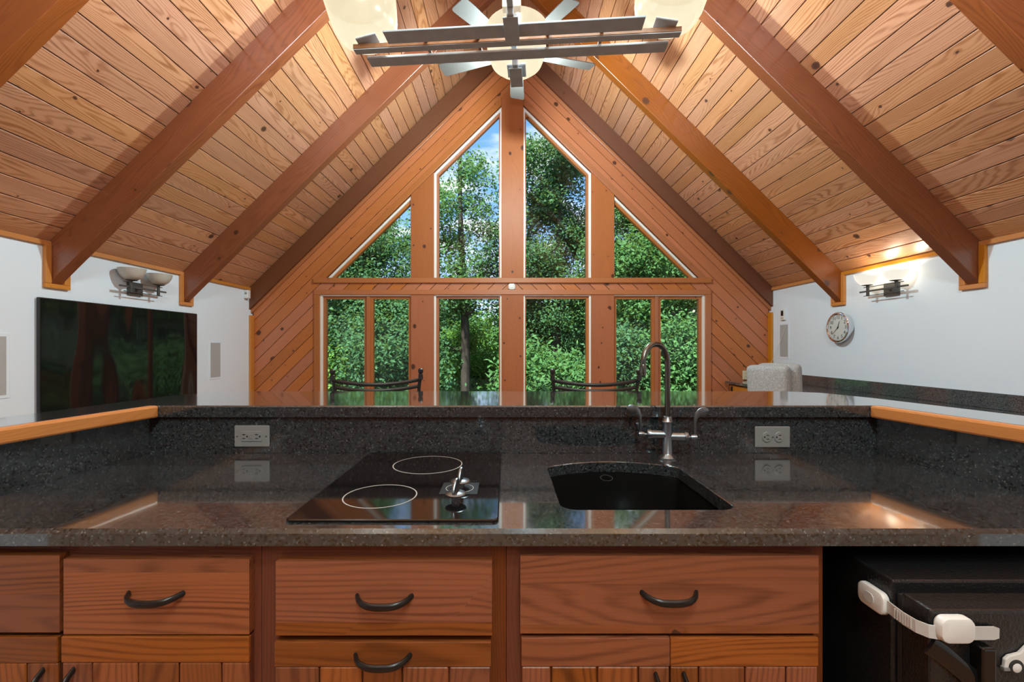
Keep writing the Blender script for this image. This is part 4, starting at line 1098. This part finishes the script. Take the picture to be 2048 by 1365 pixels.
# ------------------------------------------------------------------ ceiling fan
fan = thing('ceiling_fan', 'five blade grey ceiling fan hanging on a rod from the ridge', 'ceiling fan', (0.08, 3.61, 3.5))
fX, fY, fZ = 0.082, 3.61, 3.59
mk('canopy', lathe(B(), [(0, 0.10), (0.07, 0.10), (0.065, 0.04), (0.02, 0), (0, 0)], TR(fX - 0.02, fY, ZR - 0.13), 24), M['lampiron'], fan, smooth=True)
mk('downrod', tube(B(), [(fX, fY, fZ + 0.1), (fX, fY, ZR - 0.12)], 0.0125, 12), M['lampiron'], fan, smooth=True)
mk('motor', lathe(B(), [(0, -0.08), (0.07, -0.08), (0.12, -0.05), (0.125, 0.03), (0.09, 0.08), (0.03, 0.12), (0, 0.12)], TR(fX, fY, fZ), 32), M['lampiron'], fan, smooth=True)
for k in range(5):
    a = 90 - 2 + 72 * k
    BM = TR(fX, fY, fZ) @ ROT(a, 'Z') @ ROT(11, 'X')
    pts = [(0.20, -0.05)] + [(0.56 + 0.02, -0.066)] + [(0.645 + 0.02 * math.cos(R(t)), -0.046 + 0.02 * math.sin(R(t))) for t in (-90, -45, 0)] + [(0.665 + 0.0, 0.046)] + [(0.645 + 0.02 * math.cos(R(t)), 0.046 + 0.02 * math.sin(R(t))) for t in (30, 60, 90)] + [(0.56, 0.066), (0.20, 0.05)]
    q = []
    for p in pts:
        if not q or (abs(p[0] - q[-1][0]) + abs(p[1] - q[-1][1])) > 1e-3: q.append(p)
    bm = B(); prism(bm, [BM @ Vector((x, y, 0.0)) for x, y in q], BM.to_3x3() @ Vector((0, 0, 0.007)))
    bl = mk('blade', fixn(bm), M['blade'], fan, bevel=0.001)
    bm = B(); box(bm, 0.10, 0.26, -0.02, 0.02, 0.0075, 0.013, BM); mk('blade_iron', bm, M['lampiron'], bl)

mk('light_bowl', lathe(B(), [(0.0, -0.165), (0.05, -0.16), (0.08, -0.145), (0.098, -0.115), (0.10, -0.085)], TR(fX, fY, fZ), 32), M['shadewall'], fan, smooth='all')  # bowl and bulb added under the fan as fill, hidden by the chandelier
l = bpy.data.lights.new('fan_bulb', 'POINT'); l.energy = W_FAN_FILL; l.shadow_soft_size = 0.05; l.color = (0.70, 0.93, 1.0)
q = bpy.data.objects.new('fan_bulb', l); q.parent = fan; q.location = Vector((fX, fY, fZ - 0.12)) - WORG[fan.name]; C.objects.link(q)

# ------------------------------------------------------------------ chandelier over the counter
ch = thing('chandelier', 'dark steel chandelier of crossed bars with four glowing glass shades', 'chandelier', (0.017, 1.12, 2.01))
HZ = 2.01
KM = TR(0.017, 1.1225, HZ) @ ROT(-4.6, 'Z')
def kbar(name, x0, x1, y0, y1, z0, z1, mat='lampiron', bev=0.0015):
    return mk(name, box(B(), x0, x1, y0, y1, z0, z1, KM), M[mat], ch, bevel=bev)
kbar('long_bar', -0.403, 0.403, -0.010, 0.010, 0.0, 0.013, 'lampcopper')
kbar('long_bar_strip', -0.402, 0.402, -0.0095, 0.0095, -0.0022, -0.0002, 'lampiron', 0.0004)
kbar('flat_bar', -0.308, 0.308, -0.062, -0.018, 0.001, 0.006)
kbar('flat_bar', -0.382, 0.382, 0.028, 0.064, -0.002, 0.005)
for x in (-0.215, -0.085, 0.085, 0.215): kbar('spacer', x - 0.004, x + 0.004, -0.040, 0.045, 0.0062, 0.012, 'lampcopper', 0.0006)
kbar('cross_arm', -0.007, 0.007, -0.18, 0.19, 0.014, 0.026)
kbar('arm_plate', -0.0175, 0.0175, -0.095, -0.008, -0.006, -0.0025); kbar('arm_plate', -0.0175, 0.0175, 0.095, 0.182, -0.006, -0.0025)
kbar('riser', -0.008, 0.008, -0.10, -0.085, -0.0024, 0.014); kbar('riser', -0.008, 0.008, 0.085, 0.10, -0.0024, 0.014)
mk('stem', tube(B(), [KM @ Vector((0, 0, 0.02)), KM @ Vector((0, 0, 0.75))], 0.009, 12), M['lampiron'], ch, smooth=True)
mk('chain_rod', tube(B(), [KM @ Vector((0, 0, 0.75)), KM @ Vector((0, 0, ZR - HZ - 0.1))], 0.005, 10), M['lampiron'], ch, smooth=True)
mk('canopy', lathe(B(), [(0, 0), (0.02, 0), (0.06, 0.05), (0.06, 0.06), (0, 0.06)], TR(0.017, 1.1225, ZR - 0.15), 24), M['lampiron'], ch, smooth=True)
SH = [(0.0, 0.0), (0.035, 0.0), (0.055, 0.005), (0.071, 0.019), (0.080, 0.042), (0.086, 0.08), (0.0895, 0.112), (0.0885, 0.116), (0.0865, 0.112), (0.082, 0.08), (0.076, 0.043), (0.067, 0.022), (0.052, 0.009), (0.033, 0.004), (0.0, 0.004)]
for (lx, ly, ta, tax) in ((-0.365, 0.0, -12, 'Y'), (0.365, 0.0, 12, 'Y'), (0.0, -0.185, 6, 'X'), (0.0, 0.165, -4, 'X')):
    SM = KM @ TR(lx, ly, 0.034 if ly > 0.1 else 0.022) @ ROT(ta, tax)
    mk('holder', box(B(), -0.026, 0.026, -0.026, 0.026, -0.0045, -0.0008, SM), M['lampiron'], ch, bevel=0.001)
    mk('shade', lathe(B(), SH, SM, 40), M['shadeon'], ch, smooth='all', label='glowing cream glass shade')
    l = bpy.data.lights.new('chandelier_bulb', 'POINT'); l.energy = W_CHANDELIER; l.shadow_soft_size = 0.025; l.color = (0.84, 0.93, 1.0)
    q = bpy.data.objects.new('chandelier_bulb', l); q.parent = ch; q.location = (SM @ Vector((0, 0, 0.085))) - WORG[ch.name]; C.objects.link(q)
mk('socket', box(B(), -0.022, 0.022, -0.055, -0.03, 0.05, 0.075, KM), M['cream'], ch, bevel=0.003)

# ------------------------------------------------------------------ unseen fill globes behind the camera, added to light the kitchen side
for i, (y, lab) in enumerate(((-0.7, 'white globe pendant under the ridge nearest the kitchen counter'), (-1.7, 'white globe pendant under the ridge, middle of the three'), (-2.7, 'white globe pendant under the ridge by the rear wall'))):
    gp = thing('globe_pendant', lab, 'lamp', (0.2, y, 3.3), 'globe pendants under the ridge')
    mk('globe', lathe(B(), [(0.20 * math.sin(R(a)), -0.20 * math.cos(R(a))) for a in (0, 20, 40, 60, 80, 100, 120, 140, 160)], TR(0.2, y, 3.4), 24), M['shadewall'], gp, smooth='all')
    mk('cap', lathe(B(), [(0, 0.215), (0.075, 0.21), (0.08, 0.185), (0, 0.185)], TR(0.2, y, 3.4), 20), M['lampiron'], gp, smooth=True)
    mk('rod', tube(B(), [(0.2, y, 3.61), (0.2, y, ceil_z(0.2))], 0.006, 8), M['lampiron'], gp)
    l = bpy.data.lights.new('globe_bulb', 'POINT'); l.energy = W_GLOBE_FILL; l.shadow_soft_size = 0.17; l.color = (0.70, 0.93, 1.0)
    q = bpy.data.objects.new('globe_bulb', l); q.parent = gp; q.location = Vector((0.2, y, 3.4)) - WORG[gp.name]; C.objects.link(q)

# ------------------------------------------------------------------ trees outside
nprs = np.random.RandomState(11)
gr = mk('terrain', plan_prism([(-40, YG + 0.8), (40, YG + 0.8), (40, 60), (-40, 60)], -4.2, -4.0), M['forest']); tag(gr, 'shaded forest floor sloping away below the windows', kind='structure')
def foliage(centres, sig, nper, ln, wd, mat, parent, org):
    c = np.asarray(centres); n = len(c) * nper
    base = np.repeat(c, nper, 0) + nprs.normal(0, 1, (n, 3)) * np.asarray(sig)
    nor = nprs.normal(0, 1, (n, 3)); nor[:, 2] = np.abs(nor[:, 2]) + 0.35; nor[:, 1] -= 0.35
    nor /= np.linalg.norm(nor, axis=1)[:, None]
    d = nprs.normal(0, 1, (n, 3)); d[:, 2] -= 0.5
    d -= nor * (d * nor).sum(1)[:, None]; d /= np.linalg.norm(d, axis=1)[:, None]
    sd = np.cross(nor, d)
    L = (ln * (0.65 + 0.7 * nprs.rand(n)))[:, None]; Wd = (wd * (0.65 + 0.7 * nprs.rand(n)))[:, None]
    v = np.empty((n, 4, 3))
    v[:, 0] = base; v[:, 1] = base + d * L * 0.55 + sd * Wd * 0.5 + nor * L * 0.10
    v[:, 2] = base + d * L; v[:, 3] = base + d * L * 0.55 - sd * Wd * 0.5 + nor * L * 0.10
    v -= np.asarray(org)
    me = bpy.data.meshes.new('foliage')
    me.vertices.add(n * 4); me.vertices.foreach_set('co', v.reshape(-1))
    me.loops.add(n * 4); me.polygons.add(n)
    me.loops.foreach_set('vertex_index', np.arange(n * 4, dtype=np.int32))
    me.polygons.foreach_set('loop_start', np.arange(0, n * 4, 4, dtype=np.int32))
    try: me.polygons.foreach_set('loop_total', np.full(n, 4, dtype=np.int32))
    except Exception: pass
    me.update(calc_edges=True); me.materials.append(mat)
    o = bpy.data.objects.new('foliage', me); link(o, parent, org); o['kind'] = 'stuff'
    return o
def tree(x, y, zb, zt, wid, label, mat='leafA', lean=0.0, ncl=150, nper=110, ln=0.088, wd=0.048, r=0.14, low=0.35, name='oak_tree', bare=0.0, nb=7, tight=0.19):
    t = thing(name, label, 'tree', (x, y, -4.0), 'trees beyond the windows')
    H = zt + 4.0
    tr = [Vector((x + lean * k + 0.10 * math.sin(3.1 * k * 2 + x), y + 0.08 * math.cos(4 * k + x), -4.0 + (H - 0.5) * k)) for k in [i / 12 for i in range(13)]]
    mk('trunk', tube(B(), tr, [r * (1.15 - 1.0 * i / 12) + 0.012 for i in range(13)], 9), M['bark'], t, smooth=True)
    tips = []
    z0 = zb
    for b in range(nb):
        k = (z0 + 4 + (zt - z0) * (0.05 + 0.85 * b / max(1, nb - 1))) / H
        p = tr[min(12, int(k * 12))]
        a = b * 2.4 + x * 3 + nprs.rand(); f = 1 - abs(2 * (b / max(1, nb - 1)) - 0.75) * 0.6
        ln_ = wid * 0.85 * max(0.35, f)
        pts = [p + Vector((math.cos(a), math.sin(a) * 0.8, 0)) * ln_ * q + Vector((0, 0, ln_ * (0.55 * q - 0.2 * q * q) + 0.05 * math.sin(q * 9 + b))) for q in (0, 0.25, 0.5, 0.75, 1.0)]
        rr_ = r * 0.42 * (1.1 - 0.5 * b / nb)
        mk('branch', tube(B(), pts, [rr_, rr_ * 0.75, rr_ * 0.5, rr_ * 0.32, 0.01], 6), M['bark'], t, smooth=True)
        tips += [pts[2], pts[3], pts[4]]
    cen = []
    for q in tips: cen += [np.array(q) + nprs.normal(0, 0.16 * wid, 3) for _ in range(max(1, int(ncl * 0.45 / len(tips))))]
    while len(cen) < ncl:
        u = nprs.uniform(-1, 1, 3)
        if (u ** 2).sum() > 1 or (u ** 2).sum() < 0.12: continue
        zz = (zb + zt) / 2 + u[2] * (zt - zb) / 2
        cen.append(np.array([x + lean * (zz + 4) / H + u[0] * wid, y + u[1] * wid * 0.8, zz]))
    cen = [c for c in cen if c[1] > YG + 1.2 and c[2] > -3.8]
    nper = int(nper * 2.1) if ln < 0.15 else nper
    foliage(cen, (tight, tight, tight * 0.8), nper, ln, wd, M[mat], t, (x, y, zb))
    return t
tree(-1.15, 11.0, 1.6, 6.7, 1.35, 'tall open oak whose trunk shows in the lower window beside the centre post, television side', lean=0.15, ncl=78, nper=80, r=0.15, nb=10)
tree(1.35, 11.5, 0.2, 6.95, 1.65, 'tall dense oak filling the slanted upper window beside the centre post, clock side', mat='leafC', ncl=260, nper=110, r=0.17, nb=9)
tree(-3.3, 10.5, -1.0, 5.1, 1.7, 'leafy oak filling the triangular window on the television side', mat='leafC', ncl=250, nper=110, nb=8)
tree(3.45, 10.5, 0.6, 5.3, 1.75, 'oak with sky gaps in the triangular window on the clock side', mat='leafA', ncl=210, nper=100, nb=8)
tree(-4.1, 9.0, -2.4, 1.25, 1.5, 'bright green young tree low in the double window on the television side', mat='leafB', ncl=220, nper=110, nb=6, r=0.08)
tree(-2.3, 9.3, -2.2, 2.3, 1.15, 'dark bushy tree beside the mullion of the double window, television side', mat='leafC', ncl=220, nper=110, nb=6, r=0.08)
tree(-0.9, 13.5, -2.6, 2.2, 1.5, 'bright low tree behind the tall open oak', mat='leafB', ncl=200, nper=100, nb=6, r=0.09)
tree(0.75, 8.8, -2.4, 1.35, 1.0, 'feathery young tree low in the window beside the centre post, clock side', mat='leafA', ncl=220, nper=120, nb=6, r=0.07, ln=0.12, wd=0.045)
tree(2.25, 9.2, -2.2, 1.6, 1.0, 'mid green tree low behind the faucet', mat='leafC', ncl=200, nper=110, nb=6, r=0.08)
tree(3.6, 8.8, -2.4, 1.9, 1.15, 'dense tree low in the double window on the clock side', mat='leafA', ncl=230, nper=110, nb=6, r=0.09)
for i, (x, y, top, wid, lab) in enumerate([
    (-9.0, 18, 4.2, 2.6, 'far oak at the outer edge of the television side windows'), (-5.6, 19, 4.0, 2.6, 'far oak seen past the mullion on the television side'),
    (-2.4, 20, 3.4, 2.6, 'far oak behind the lower window on the television side'), (0.6, 20, 3.4, 2.6, 'far oak on the line of the centre post'),
    (3.2, 19, 4.0, 2.6, 'far oak behind the tall dense oak'), (6.0, 18, 4.6, 2.6, 'far oak seen past the mullion on the clock side'), (9.0, 18, 4.6, 2.6, 'far oak at the outer edge of the clock side windows')]):
    tree(x, y, -3.6, top, wid, lab, mat=('leafC', 'leafA')[i % 2], ncl=230, nper=95, ln=0.24, wd=0.15, r=0.18, nb=6, tight=0.4)
